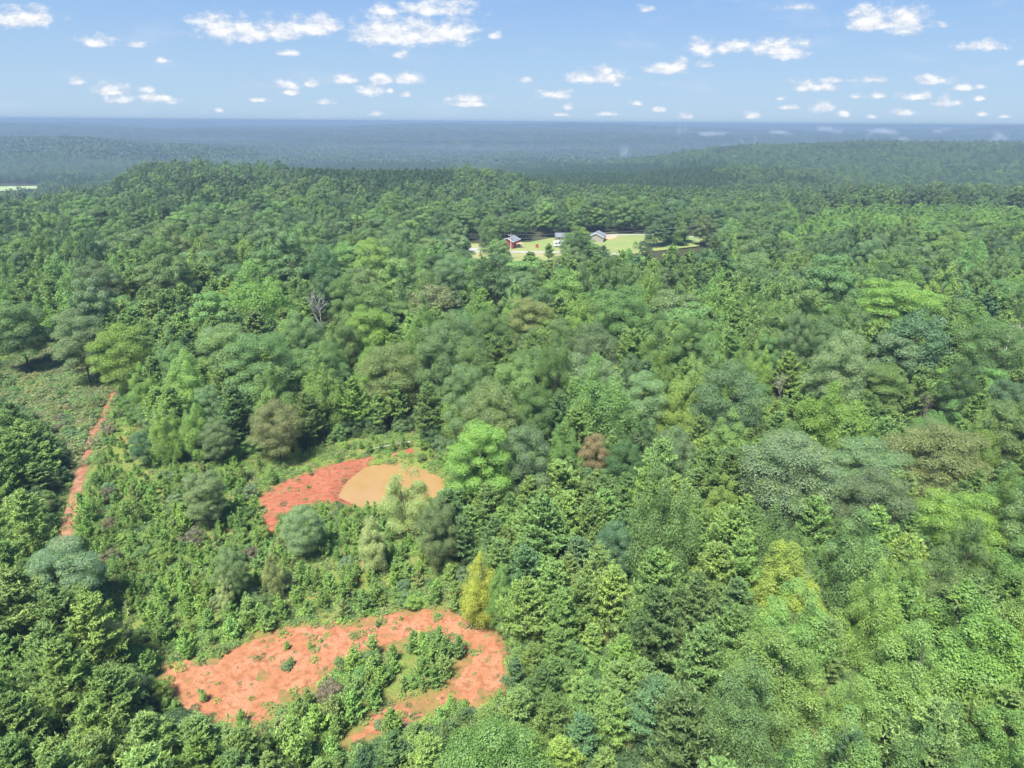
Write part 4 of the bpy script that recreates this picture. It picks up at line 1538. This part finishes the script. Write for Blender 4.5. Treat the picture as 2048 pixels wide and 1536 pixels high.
# undergrowth: low clumps over the open ground and along its edges
pts, tn, sc2 = [], [], []
XC = rng.uniform(-135, 40, 150000); YC = rng.uniform(40, 195, 150000)
sC = np.maximum(sdf(G_CLEAR, XC, YC), sdf(G_BRUSH, XC, YC))
cl = np.maximum(sdf(G_CLAY, XC, YC), sdf(G_BANK, XC, YC)) + fbm(XC / 2, YC / 2, 77, 3) * 2.2
isl = sdf(G_ISLAND, XC, YC)
dtk = -sdf(G_TRACKPOLY, XC, YC)
nn = fbm(XC / 6, YC / 6, 78, 3)
prob = np.where(sC > -4, .75, 0) * np.where(cl > -.2, np.where(isl > -.3, .6, np.where(sdf(G_BANK, XC, YC) > .3, .015, .11)), 1.) * np.where(sdf(G_POND, XC, YC) > -1.0, 0, 1) * np.where(dtk < .5, .03, 1)
prob *= np.clip(.55 + nn * 3.2, .1, 1)
k = rng.random(len(XC)) < prob
XC, YC, br = XC[k], YC[k], sdf(G_BRUSH, XC[k], YC[k]) > -2
ZC = ground(XC, YC)
tw = np.where(br, rng.choice(np.array(['olive', 'tan and olive', 'mid green', 'brown-grey', 'grey-green']), len(XC), p=[.3, .2, .2, .12, .18]),
              rng.choice(np.array(['mid green', 'yellow-green', 'olive', 'bright green', 'tan and olive', 'deep green']), len(XC), p=[.26, .22, .22, .10, .08, .12]))
ss = .45 + .75 * rng.random(len(XC)) ** 2
ss = np.where(br, ss * 1.9, ss)
scatter('undergrowth', np.stack([XC, YC, ZC - .05], 1), rng.random(len(XC)) * 6.28, np.stack([ss, ss, ss * .8], 1), rng.integers(0, 5, len(XC)), tint_arr(tw, rng, .2) * 1.25, [p[4] for p in PROTO['clump']])
print('clumps', len(XC))

def clod(seed):
    r = np.random.default_rng(seed)
    th = np.linspace(0, 2 * math.pi, 7, endpoint=False)
    V_ = [(0, 0, .55)] + [(math.cos(t_) * (.7 + .3 * r.random()), math.sin(t_) * (.6 + .4 * r.random()), .28 + .1 * r.random()) for t_ in th] + [(math.cos(t_) * 1.0, math.sin(t_) * .9, -.3) for t_ in th]
    F3 = np.array([(0, 1 + i_, 1 + (i_ + 1) % 7) for i_ in range(7)])
    F4 = np.array([(1 + i_, 8 + i_, 8 + (i_ + 1) % 7, 1 + (i_ + 1) % 7) for i_ in range(7)])
    return np_mesh('clod', np.array(V_), [F3, F4], [M_CLOD])


M_CLOD = mat_plain('clay_clods', (.22, .10, .055), .95, (.13, .075, .045), 1.0)
XK = rng.uniform(-60, 20, 26000); YK = rng.uniform(40, 130, 26000)
ck = np.maximum(sdf(G_CLAY, XK, YK), sdf(G_BANK, XK, YK) - 1)
kk_ = (ck > -1.5) & (rng.random(26000) < np.clip(.16 + fbm(XK / 3, YK / 3, 190, 3) * 1.6 + np.clip(1.5 - ck, 0, 2) * .12, .01, .7)) & (sdf(G_POND, XK, YK) < -1)
XK, YK = XK[kk_], YK[kk_]
sk = .04 + .13 * rng.random(len(XK)) ** 3
scatter('clay_gravel', np.stack([XK, YK, ground(XK, YK) + .04], 1), rng.random(len(XK)) * 6.28, np.stack([sk, sk, sk], 1), rng.integers(0, 4, len(XK)), np.ones((len(XK), 3)), [clod(i_) for i_ in range(4)])
kw = (rng.random(len(XK)) < .22) & (sdf(G_BANK, XK, YK) < 0)
XW, YW = XK[kw] + .3, YK[kw] + .2
sw_ = .16 + .32 * rng.random(len(XW)) ** 2
scatter('clay_weeds', np.stack([XW, YW, ground(XW, YW)], 1), rng.random(len(XW)) * 6.28, np.stack([sw_, sw_, sw_ * .9], 1), rng.integers(0, 5, len(XW)),
        tint_arr(rng.choice(np.array(['olive', 'yellow-green', 'tan and olive', 'mid green']), len(XW), p=[.35, .25, .2, .2]), rng, .2), [p[4] for p in PROTO['clump']])
XE = rng.uniform(-145, 60, 60000); YE = rng.uniform(40, 225, 60000)
se = np.maximum(np.maximum(sdf(G_CLEAR, XE, YE), sdf(G_BRUSH, XE, YE)), sdf(G_POND, XE, YE) - 3)
ke = (se > -9) & (se < -1.0) & (-sdf(G_TRACKPOLY, XE, YE) > 2) & (rng.random(60000) < .20)
XE, YE = XE[ke], YE[ke]
ue, ve = project(XE, YE, np.full(len(XE), 3.0))
ke = (sdf(PX_POND, ue, ve) < 0) & (sdf(PX_CLAY, ue, ve) < 0) & (sdf(PX_BANK, ue, ve) < 0)
XE, YE = XE[ke], YE[ke]
sz_ = .55 + .6 * rng.random(len(XE))
scatter('edge_undergrowth', np.stack([XE, YE, ground(XE, YE) - .2], 1), rng.random(len(XE)) * 6.28, np.stack([sz_, sz_, sz_ * 1.1], 1), rng.integers(0, 5, len(XE)),
        tint_arr(rng.choice(np.array(['mid green', 'deep green', 'olive', 'grey-green', 'yellow-green']), len(XE), p=[.33, .3, .12, .17, .08]), rng, .2), [p[3] for p in PROTO['bush_hi']])
XU = rng.uniform(-140, 150, 26000); YU = rng.uniform(24, 190, 26000)
su = np.maximum(np.maximum(sdf(G_CLEAR, XU, YU), sdf(G_BRUSH, XU, YU)), sdf(G_POND, XU, YU) - 3)
ku = (su < -2.5) & (np.abs(XU) < YU * .80 + 28) & (-sdf(G_TRACKPOLY, XU, YU) > 2.5) & (rng.random(26000) < .55)
XU, YU = XU[ku], YU[ku]
zu = .55 + .55 * rng.random(len(XU))
scatter('forest_undergrowth', np.stack([XU, YU, ground(XU, YU) - .2], 1), rng.random(len(XU)) * 6.28, np.stack([zu, zu, zu * .9], 1), rng.integers(0, 5, len(XU)),
        tint_arr(rng.choice(np.array(['mid green', 'deep green', 'olive', 'fresh green', 'tan and olive']), len(XU), p=[.3, .32, .14, .14, .1]), rng, .2), [p[3] for p in PROTO['bush_hi']])
XB = rng.uniform(-140, -55, 9000); YB = rng.uniform(85, 200, 9000)
kb = (sdf(G_BRUSH, XB, YB) > -4) & (rng.random(9000) < np.clip(.30 + fbm(XB / 9, YB / 9, 99, 3) * 1.8, .02, .8)) & (sdf(G_TRACKPOLY, XB, YB) < -1.5)
XB, YB = XB[kb], YB[kb]
sb_ = .22 + .38 * rng.random(len(XB)) ** 2
scatter('brushy_scrub', np.stack([XB, YB, ground(XB, YB) - .2], 1), rng.random(len(XB)) * 6.28, np.stack([sb_ * 1.25, sb_ * 1.25, sb_], 1), rng.integers(0, 5, len(XB)),
        tint_arr(rng.choice(np.array(['olive', 'tan and olive', 'mid green', 'brown-grey', 'grey-green', 'yellow-green']), len(XB), p=[.28, .17, .2, .1, .17, .08]), rng, .2) * 1.1, [p[3] for p in PROTO['bush_hi']])

# ------------------------------------------------------------------ lawn, road, buildings
def flat_sheet(name, px, mat, z, plane=LAWN_Z):
    P_ = gp(px, plane)
    me = bpy.data.meshes.new(name)
    me.from_pydata([(a, b, z) for a, b in P_], [], [tuple(range(len(P_)))][::1])
    me.materials.append(mat)
    me.update()
    return tag(link(bpy.data.objects.new(name, me)), kind='structure')


M_LAWN = mat_plain('mown_grass', (.13, .19, .045), .9, (.19, .20, .06), .06, lo=.3, hi=.7)
M_DRY = mat_plain('dry_verge_grass', (.24, .22, .09), .9, (.17, .19, .06), .1, lo=.3, hi=.7)
M_ROAD = mat_plain('pale_road', (.30, .29, .28), .9, (.26, .25, .24), .5)
M_YARD = mat_plain('bare_pink_clay', (.52, .27, .18), .9, (.46, .22, .14), .4)
flat_sheet('lawn', PX_LAWN[:8] + [(1400, 492), (1290, 504), (1240, 512), (1190, 512), (1130, 524), (1000, 530), (925, 530)], M_LAWN, LAWN_Z + .0)
flat_sheet('dry_grass_verge', [(900, 488), (1010, 486), (1010, 494), (900, 496)], M_DRY, LAWN_Z + .03)
flat_sheet('road_verge', [(900, 504), (1120, 500), (1130, 512), (900, 520)], M_DRY, LAWN_Z + .03)
flat_sheet('driveway', [(925, 496), (956, 496), (954, 501), (925, 501)], M_ROAD, LAWN_Z + .07)
flat_sheet('road', [(880, 502.6), (1010, 502.2), (1140, 504.4), (1260, 508), (1260, 510.5), (1140, 507), (1010, 504.8), (880, 505.2)], M_ROAD, LAWN_Z + .11)
flat_sheet('back_road', [(1205, 469.6), (1290, 468.6), (1345, 471.2), (1420, 475), (1420, 476.4), (1345, 472.8), (1290, 470.2), (1205, 471.4)], M_ROAD, LAWN_Z + .11)
flat_sheet('bare_yard', [(1206, 471), (1234, 470), (1232, 475), (1220, 479), (1206, 477)], M_YARD, LAWN_Z + .07)
M_FIELD = mat_plain('pale_hay_field', (.26, .32, .13), .9, (.22, .28, .12), .02)
fp = np.array([px_ground(a, b, -58) for a, b in [(-80, 373), (20, 370), (78, 371), (80, 376), (0, 381), (-80, 385)]])
xs_ = np.linspace(fp[:, 0].min(), fp[:, 0].max(), 40); ys_ = np.linspace(fp[:, 1].min(), fp[:, 1].max(), 30)
X, Y = np.meshgrid(xs_, ys_)
ins = sdf(fp, X, Y) > -1
ix_ = np.arange(X.size).reshape(X.shape)
cell = ins[:-1, :-1] & ins[1:, :-1] & ins[1:, 1:] & ins[:-1, 1:]
f = np.stack([ix_[:-1, :-1][cell], ix_[:-1, 1:][cell], ix_[1:, 1:][cell], ix_[1:, :-1][cell]], 1)
me = np_mesh('hay_field', np.stack([X.ravel(), Y.ravel(), land(X.ravel(), Y.ravel()) + .8], 1), f, [M_FIELD])
tag(link(bpy.data.objects.new('hay_field', me)), kind='structure')

M_BARNRED = mat_plain('barn_red_boards', (.24, .024, .028), .7, (.19, .02, .024), 1.5)
M_ROOFG = mat_plain('grey_metal_roof', (.16, .17, .19), .6, (.13, .14, .16), .8)
M_ROOFD = mat_plain('dark_shingle_roof', (.13, .14, .16), .8, (.10, .11, .13), .9)
M_WHITE = mat_plain('white_paint', (.62, .62, .61), .5, (.55, .55, .54), 1.2)
M_GLASS = mat_plain('dark_window_glass', (.03, .035, .045), .1, (.04, .045, .055), 2)
M_TAN = mat_plain('tan_siding', (.28, .25, .20), .7, (.25, .22, .18), 1.2)
M_TYRE = mat_plain('black_rubber', (.02, .02, .02), .8, (.03, .03, .03), 4)
M_POLE = mat_plain('weathered_pale_pole', (.52, .49, .43), .85, (.42, .39, .34), 2)
M_WIRE = mat_plain('dull_wire', (.22, .23, .24), .5, (.18, .19, .2), 2)
M_REDBOX = mat_plain('rust_red_boards', (.38, .07, .035), .8, (.30, .055, .03), 2)


def empty(name, loc, rz, label, cat, group=None):
    o = bpy.data.objects.new(name, None)
    o.location = loc
    o.rotation_euler = (0, 0, rz)
    COL.objects.link(o)
    return tag(o, label, cat, group)


def part(name, acc, mats, parent):
    return link(bpy.data.objects.new(name, acc.mesh(name, mats)), parent)


def house(name, loc, rz, L_, W_, He, Hr, wallm, roofm, label, cat, door=True, wins=2, fascia=True, doorw=1.0, simple=False):
    root = empty(name, loc, rz, label, cat)
    a = Acc()
    x, y = L_ / 2, W_ / 2
    v = np.array([(-x, -y, -1), (x, -y, -1), (x, y, -1), (-x, y, -1), (-x, -y, He), (x, -y, He), (x, y, He), (-x, y, He), (-x, 0, He + Hr), (x, 0, He + Hr)])
    a.add(v, np.array([(0, 1, 5, 4), (2, 3, 7, 6)]))
    a.add(v, np.array([(1, 2, 6, 5), (3, 0, 4, 7)]))
    a.add(v[[4, 7, 8, 5, 6, 9]], np.array([(0, 2, 1), (3, 4, 5)]))
    part('wall', a, [wallm], root)
    a = Acc()
    ov, th = .45, .16
    sl = math.hypot(y + ov, Hr * (y + ov) / y)
    for s in (-1, 1):
        e = np.array([0, s * (y + ov), He - Hr * ov / y + .02]); r_ = np.array([0, 0, He + Hr + .02])
        X1 = np.array([x + ov, 0, 0]); up_ = np.array([0, 0, th])
        v = np.array([e - X1, e + X1, r_ + X1, r_ - X1, e - X1 + up_, e + X1 + up_, r_ + X1 + up_, r_ - X1 + up_])
        a.add(v, np.array([(0, 3, 2, 1), (4, 5, 6, 7), (0, 1, 5, 4), (2, 3, 7, 6), (1, 2, 6, 5), (3, 0, 4, 7)]))
    roof = part('roof', a, [roofm], root)
    if fascia:
        for gx_ in (-1, 1):
            a = Acc()
            for s in (-1, 1):
                e = np.array([gx_ * (x + ov + .05), s * (y + ov), He - Hr * ov / y]); r_ = np.array([gx_ * (x + ov + .05), 0, He + Hr])
                w_ = np.array([.05, 0, 0]); u_ = np.array([0, 0, .28])
                v = np.array([e - w_, e + w_, r_ + w_, r_ - w_, e - w_ + u_, e + w_ + u_, r_ + w_ + u_, r_ - w_ + u_])
                a.add(v, np.array([(0, 3, 2, 1), (4, 5, 6, 7), (0, 1, 5, 4), (2, 3, 7, 6), (1, 2, 6, 5), (3, 0, 4, 7)]))
            part('fascia', a, [M_WHITE], roof)
    if door:
        a = Acc(); a.box((x * .1, -y - .03, 1.05), (doorw, .08, 2.1)); part('door', a, [M_WHITE], root)
    for i in range(wins):
        a = Acc(); wx = -x + (i + .6) * L_ / (wins + .2); 
        if abs(wx - x * .1) < doorw / 2 + .6: wx += doorw / 2 + 1.0
        a.box((wx, -y - .02, 1.5), (1.1, .08, 1.1))
        w_ = part('window', a, [M_WHITE], root)
        a = Acc(); a.box((wx, -y - .07, 1.5), (.9, .05, .9)); part('pane', a, [M_GLASS], w_)
    return root


def on_lawn(px, py):
    x, y = px_ground(px, py, LAWN_Z)
    return (x, y, LAWN_Z)


barn = house('red_barn', on_lawn(1021, 494), RAD(68), 9.5, 7.0, 3.6, 1.7, M_BARNRED, M_ROOFG, 'red barn with grey metal roof on the lawn behind the pale utility pole', 'barn', door=False, wins=0)
a = Acc(); a.box((-4.79, 0, 1.4), (.08, 2.4, 2.8)); part('door', a, [M_BARNRED], barn)
a = Acc(); a.box((1.2, -3.54, 1.35), (2.6, .08, 2.7)); part('bay_door', a, [M_WHITE], barn)
# lean-to posts beside the barn
lt = empty('open_carport', on_lawn(1036, 495), RAD(20), 'low open carport of pinkish boards at the right side of the red barn', 'carport')
a = Acc(); a.box((0, 0, 2.3), (5.2, 3.4, .14)); part('roof', a, [M_YARD], lt)
for sx in (-2.3, 2.3):
    for sy in (-1.5, 1.5):
        a = Acc(); a.box((sx, sy, 1.1), (.14, .14, 2.26)); part('post', a, [M_WHITE], lt)
house('grey_roofed_house', on_lawn(1194, 481), RAD(74), 10, 8.6, 2.6, 2.0, M_TAN, M_ROOFG, 'tan house with grey gabled roof and white fascia, half hidden by trees', 'house', wins=3)
house('dark_roofed_house', on_lawn(1128, 480), RAD(4), 10, 7, 2.3, 1.7, M_TAN, M_ROOFD, 'low house with dark roof behind the white camper', 'house', wins=3, fascia=False)
# camper
cp = empty('white_camper', on_lawn(1119, 493.5), RAD(18), 'white camper van parked on the lawn between barn and grey-roofed house', 'camper van')
a = Acc()
prof = [(-3.4, .5), (2.3, .5), (3.3, .7), (3.4, 1.3), (2.5, 1.7), (2.7, 2.3), (2.9, 2.9), (2.5, 3.1), (-3.2, 3.1), (-3.4, 2.9)]
n = len(prof)
for sy in (-1.1, 1.1):
    a.add(np.array([(p[0], sy, p[1]) for p in prof] + [(0, sy, 1.6)]), np.array([(i, (i + 1) % n, n) for i in range(n)]))
v = np.array([(p[0], -1.1, p[1]) for p in prof] + [(p[0], 1.1, p[1]) for p in prof])
a.add(v, np.array([(i, (i + 1) % n, n + (i + 1) % n, n + i) for i in range(n)]))
part('body', a, [M_WHITE], cp)
for wx, ww in ((-2.4, 1.1), (-.6, 1.2), (1.9, .7)):
    a = Acc(); a.box((wx, -1.13, 2.1), (ww, .06, .7)); part('window', a, [M_GLASS], cp)
a = Acc(); a.box((.7, -1.13, 1.6), (.7, .06, 1.9)); part('door', a, [M_ROOFG], cp)
for wx in (-2.1, 2.2):
    for sy in (-1.0, 1.0):
        th = np.linspace(0, 2 * math.pi, 14, endpoint=False)
        v = np.concatenate([np.stack([wx + .42 * np.cos(th), np.full(14, sy - .14), .42 + .42 * np.sin(th)], 1), np.stack([wx + .42 * np.cos(th), np.full(14, sy + .14), .42 + .42 * np.sin(th)], 1),
                            [(wx, sy - .14, .42), (wx, sy + .14, .42)]])
        a = Acc(); a.add(v, np.array([(i, (i + 1) % 14, 14 + (i + 1) % 14, 14 + i) for i in range(14)]))
        a.add(v, np.array([(i, (i + 1) % 14, 28) for i in range(14)] + [(14 + i, 14 + (i + 1) % 14, 29) for i in range(14)]))
        part('wheel', a, [M_TYRE], cp)
sb = empty('storage_box', on_lawn(1074, 495), RAD(10), 'small rust red upright box standing alone on the lawn', 'storage box')
a = Acc(); a.box((0, 0, .8), (1.3, 1.2, 1.6)); part('body', a, [M_REDBOX], sb)
a = Acc(); a.box((0, 0, 1.68), (1.6, 1.5, .12)); part('lid', a, [M_REDBOX], sb)
# white fence beside the driveway
fa, fb = on_lawn(958, 500), on_lawn(974, 487)
fe = empty('rail_fence', fa, math.atan2(fb[1] - fa[1], fb[0] - fa[0]), 'white rail fence running back beside the driveway left of the barn', 'fence')
FL = math.hypot(fb[0] - fa[0], fb[1] - fa[1])
for k in range(12):
    a = Acc(); a.box((k * FL / 11, 0, .65), (.16, .16, 1.5)); part('post', a, [M_WHITE], fe)
for hz_ in (.5, .9, 1.3):
    a = Acc(); a.box((FL / 2, .1, hz_), (FL, .05, .16)); part('rail', a, [M_WHITE], fe)


def pole(loc, H_, label):
    p = empty('utility_pole', loc, RAD(8), label, 'utility pole', 'wooden utility poles of the power line')
    v, f = tube([(0, 0, -1), (0, 0, H_ * .5), (0, 0, H_)], [.24, .20, .15], 8)
    a = Acc(); a.add(v, f); part('post', a, [M_POLE], p)
    a = Acc(); a.box((0, .2, H_ - .9), (2.6, .14, .16)); part('crossarm', a, [M_POLE], p)
    for sx in (-1.15, 0, 1.15):
        a = Acc(); v, f = tube([(sx, .2, H_ - .82), (sx, .2, H_ - .5)], [.09, .06], 6); a.add(v, f); part('insulator', a, [M_WHITE], p)
    a = Acc(); v, f = tube([(.42, 0, H_ - 3.2), (.42, 0, H_ - 2.2)], [.26, .26], 8); a.add(v, f); part('transformer', a, [M_ROOFG], p)
    return p


pa = px_ground(1021.5, 519, LAWN_Z)
pole_a = (pa[0], pa[1], float(land(np.array([pa[0]]), np.array([pa[1]]))[0]))
pole(pole_a, 12.6, 'pale utility pole standing in front of the red barn')
dd = px_ray(1797, 471); yb = 330.0
xb = dd[0] / dd[1] * yb; ztop = CAM_H + dd[2] / dd[1] * yb
zb = float(land(np.array([xb]), np.array([yb]))[0])
pole_b = (xb, yb, zb)
pole(pole_b, ztop - zb, 'lone whitish utility pole above the trees below the bright plantation')
ends = [((-150.0, 345.0, 12.0), (pole_a[0], pole_a[1], pole_a[2] + 12.0)), ((pole_a[0], pole_a[1], pole_a[2] + 12.0), ((pole_a[0] + xb) / 2, 334.0, 14.0)),
        (((pole_a[0] + xb) / 2, 334.0, 14.0), (xb, yb, ztop - .6)), ((xb, yb, ztop - .6), (xb + 130, 325.0, 13.0))]
wl = ['left of the pale pole, toward the wood', 'from the pale pole over the camper', 'running left from the lone pole', 'running right from the lone pole']
for (e0, e1), w_ in zip(ends, wl):
    for off, hh, nm_ in ((.0, .3, 'upper'), (0.3, -1.6, 'lower')):
        P0, P1 = np.array(e0) + (0, off, hh), np.array(e1) + (0, off, hh)
        pp = [P0 + (P1 - P0) * q - np.array([0, 0, 4 * 1.3 * q * (1 - q)]) for q in np.linspace(0, 1, 13)]
        v, f = tube(pp, [.028] * 13, 4)
        a = Acc(); a.add(v, f)
        tag(link(bpy.data.objects.new('power_wire', a.mesh('power_wire', [M_WIRE]))), '%s power wire %s' % (nm_, w_), 'wire', 'wires of the power line')
for (hx_, hy_, hz_, hr_), lab, sc3 in zip(FAR_HOUSES, ('tiny white house in the hazy valley beyond the left ridge', 'white speck of a house on the distant blue ridge at left', 'pale farmhouse on the far blue slope left of centre'), (.75, 1.2, 1.2)):
    h = house('white_house', (hx_, hy_, hz_), RAD(12), 12, 9, 6.5, 3, M_WHITE, M_ROOFG if sc3 < 1.4 else M_WHITE, lab, 'house', door=False, wins=0, fascia=False)
    h.scale = (sc3,) * 3
# radio mast on the far ridge
dd = px_ray(234, 242)
xm_, ym_ = dd[0] / dd[1] * 10400, 10400.
mz = float(land(np.array([xm_]), np.array([ym_]))[0])
v, f = tube([(xm_, ym_, mz), (xm_, ym_, 64.5)], [1.6, .9], 5)
a = Acc(); a.add(v, f)
tag(link(bpy.data.objects.new('radio_mast', a.mesh('radio_mast', [M_ROOFD]))), 'thin radio mast on the far ridge at upper left', 'radio mast')

# dead wood
for (hx, ht, hb, hw, mt_, sd0, lab) in DEAD:
    mt_ = (M_DEAD, M_PALEBARK, M_BARK)[mt_]
    x, y = px_ground(hx, hb)
    d = px_ray(hx, ht); H = CAM_H + d[2] / d[1] * y
    acc = gen_dead(sd0, 14, 5)
    V = np.concatenate(acc.v); top = V[:, 2].max(); wid = np.abs(V[:, :2]).max()
    R = hw / 2 / F_PX * math.hypot(y, CAM_H)
    o = link(bpy.data.objects.new('dead_tree', acc.mesh('dead_tree', [mt_])))
    o.location = (x, y, float(ground(np.array([x]), np.array([y]))[0]) - .1)
    o.scale = (R / wid * 1.2, R / wid * 1.2, H / top)
    tag(o, lab, 'dead tree', 'bare dead trees in the wood')
la, lb = px_ground(737, 903), px_ground(822, 889)
gz0, gz1 = [float(ground(np.array([p[0]]), np.array([p[1]]))[0]) for p in (la, lb)]
lm = ((la[0] + lb[0]) / 2, (la[1] + lb[1]) / 2 - .6)
v, f = tube([(la[0], la[1], gz0 + .35), (lm[0], lm[1], (gz0 + gz1) / 2 + .75), (lb[0], lb[1], gz1 + .55)], [.06, .10, .15], 7)
a = Acc(); a.add(v, f)
for q, dz in ((.35, 1.2), (.6, .9), (.75, 1.4)):
    p0 = np.array([la[0] + (lb[0] - la[0]) * q, la[1] + (lb[1] - la[1]) * q, .5 + gz0])
    v, f = tube([p0, p0 + (rng.normal() * .8, -.6, dz)], [.08, .03], 5); a.add(v, f)
tag(link(bpy.data.objects.new('fallen_log', a.mesh('fallen_log', [M_PALEBARK]))), 'long pale fallen log lying on the bank behind the pond', 'fallen log')

# wisps of mist rising from the far valleys
mt, nt, out = new_mat('valley_mist')
pv = nt.nodes.new('ShaderNodeVolumePrincipled')
pv.inputs['Color'].default_value = (.97, .98, 1, 1)
pv.inputs['Density'].default_value = 4e-3
nt.links.new(pv.outputs[0], out.inputs['Volume'])
wi = 0
for (px, py, Yd, wpx, hpx) in ((1367, 262, 4100, 10, 16), (1412, 268, 3700, 26, 9), (1650, 258, 3900, 20, 10), (1663, 259, 3800, 8, 12), (1765, 262, 3700, 30, 9), (1735, 275, 2400, 7, 18), (1513, 282, 2600, 8, 16),
                             (1484, 286, 2500, 9, 16), (2003, 275, 2300, 18, 14), (1990, 268, 2400, 12, 12), (1255, 308, 2000, 14, 22), (1320, 385, 900, 6, 26), (1880, 262, 3500, 16, 8), (1806, 276, 2300, 14, 8), (1560, 266, 3600, 24, 8)):
    dd = px_ray(px, py)
    c0 = np.array([dd[0] / dd[1] * Yd, Yd, CAM_H + dd[2] / dd[1] * Yd])
    sw, sh = wpx * 1.9 / F_PX * Yd / 2, hpx * 1.25 / F_PX * Yd / 2
    c0[2] = min(c0[2], 62 - sh * 1.3)
    for q in range(3):
        r = np.random.default_rng(700 + wi * 3 + q)
        th = np.linspace(0, 2 * math.pi, 16, endpoint=False); ph = np.linspace(0.02, math.pi - .02, 9)
        T, PH = np.meshgrid(th, ph)
        rad = 1 + .35 * np.sin(T * 2 + r.random() * 6) * np.sin(PH * 3 + r.random() * 6) + .2 * np.sin(T * 3 + PH * 4 + r.random() * 6)
        c1 = c0 + r.normal(size=3) * np.array([sw * .4, sw * .4, sh * .35])
        v = np.stack([c1[0] + np.cos(T) * np.sin(PH) * rad * sw * .7, c1[1] + np.sin(T) * np.sin(PH) * rad * sw * .7, c1[2] + np.cos(PH) * rad * sh * .8 + 0 * T], -1).reshape(-1, 3)
        i0 = np.arange(9 * 16).reshape(9, 16)
        f = np.stack([i0[1:].ravel(), np.roll(i0[1:], -1, 1).ravel(), np.roll(i0[:-1], -1, 1).ravel(), i0[:-1].ravel()], 1)
        fl = [f, np.array([[i0[0][0], i0[0][k], i0[0][k + 1]] for k in range(1, 15)]), np.array([[i0[-1][0], i0[-1][k + 1], i0[-1][k]] for k in range(1, 15)])]
        o = link(bpy.data.objects.new('mist', np_mesh('mist', v, fl, [mt], smooth=True)))
        tag(o, kind='stuff')
    wi += 1

# ------------------------------------------------------------------ haze
mt, nt, out = new_mat('haze_air')
pv = nt.nodes.new('ShaderNodeVolumePrincipled')
pv.inputs['Color'].default_value = (.245, .34, .475, 1)
pv.inputs['Density'].default_value = 2.9e-4
pv.inputs['Anisotropy'].default_value = 0.0
nt.links.new(pv.outputs[0], out.inputs['Volume'])
acc = Acc()
zt = 66.0
acc.box((0, 19500, (zt - 130) / 2), (100000, 41500, zt + 130))
hz = link(bpy.data.objects.new('haze', acc.mesh('haze', [mt])))
tag(hz, kind='stuff')

# haze-like mist lying in the far valleys
mt, nt, out = new_mat('low_valley_mist')
pv = nt.nodes.new('ShaderNodeVolumePrincipled')
pv.inputs['Color'].default_value = (.40, .50, .62, 1)
pv.inputs['Density'].default_value = 3.2e-4
nt.links.new(pv.outputs[0], out.inputs['Volume'])
for (y0_, y1_, zt_) in ((1350, 5200, -30), (5300, 11000, -22)):
    acc = Acc()
    acc.box((0, (y0_ + y1_) / 2, (zt_ - 110) / 2), (26000, y1_ - y0_, zt_ + 110))
    tag(link(bpy.data.objects.new('mist', acc.mesh('mist', [mt]))), kind='stuff')
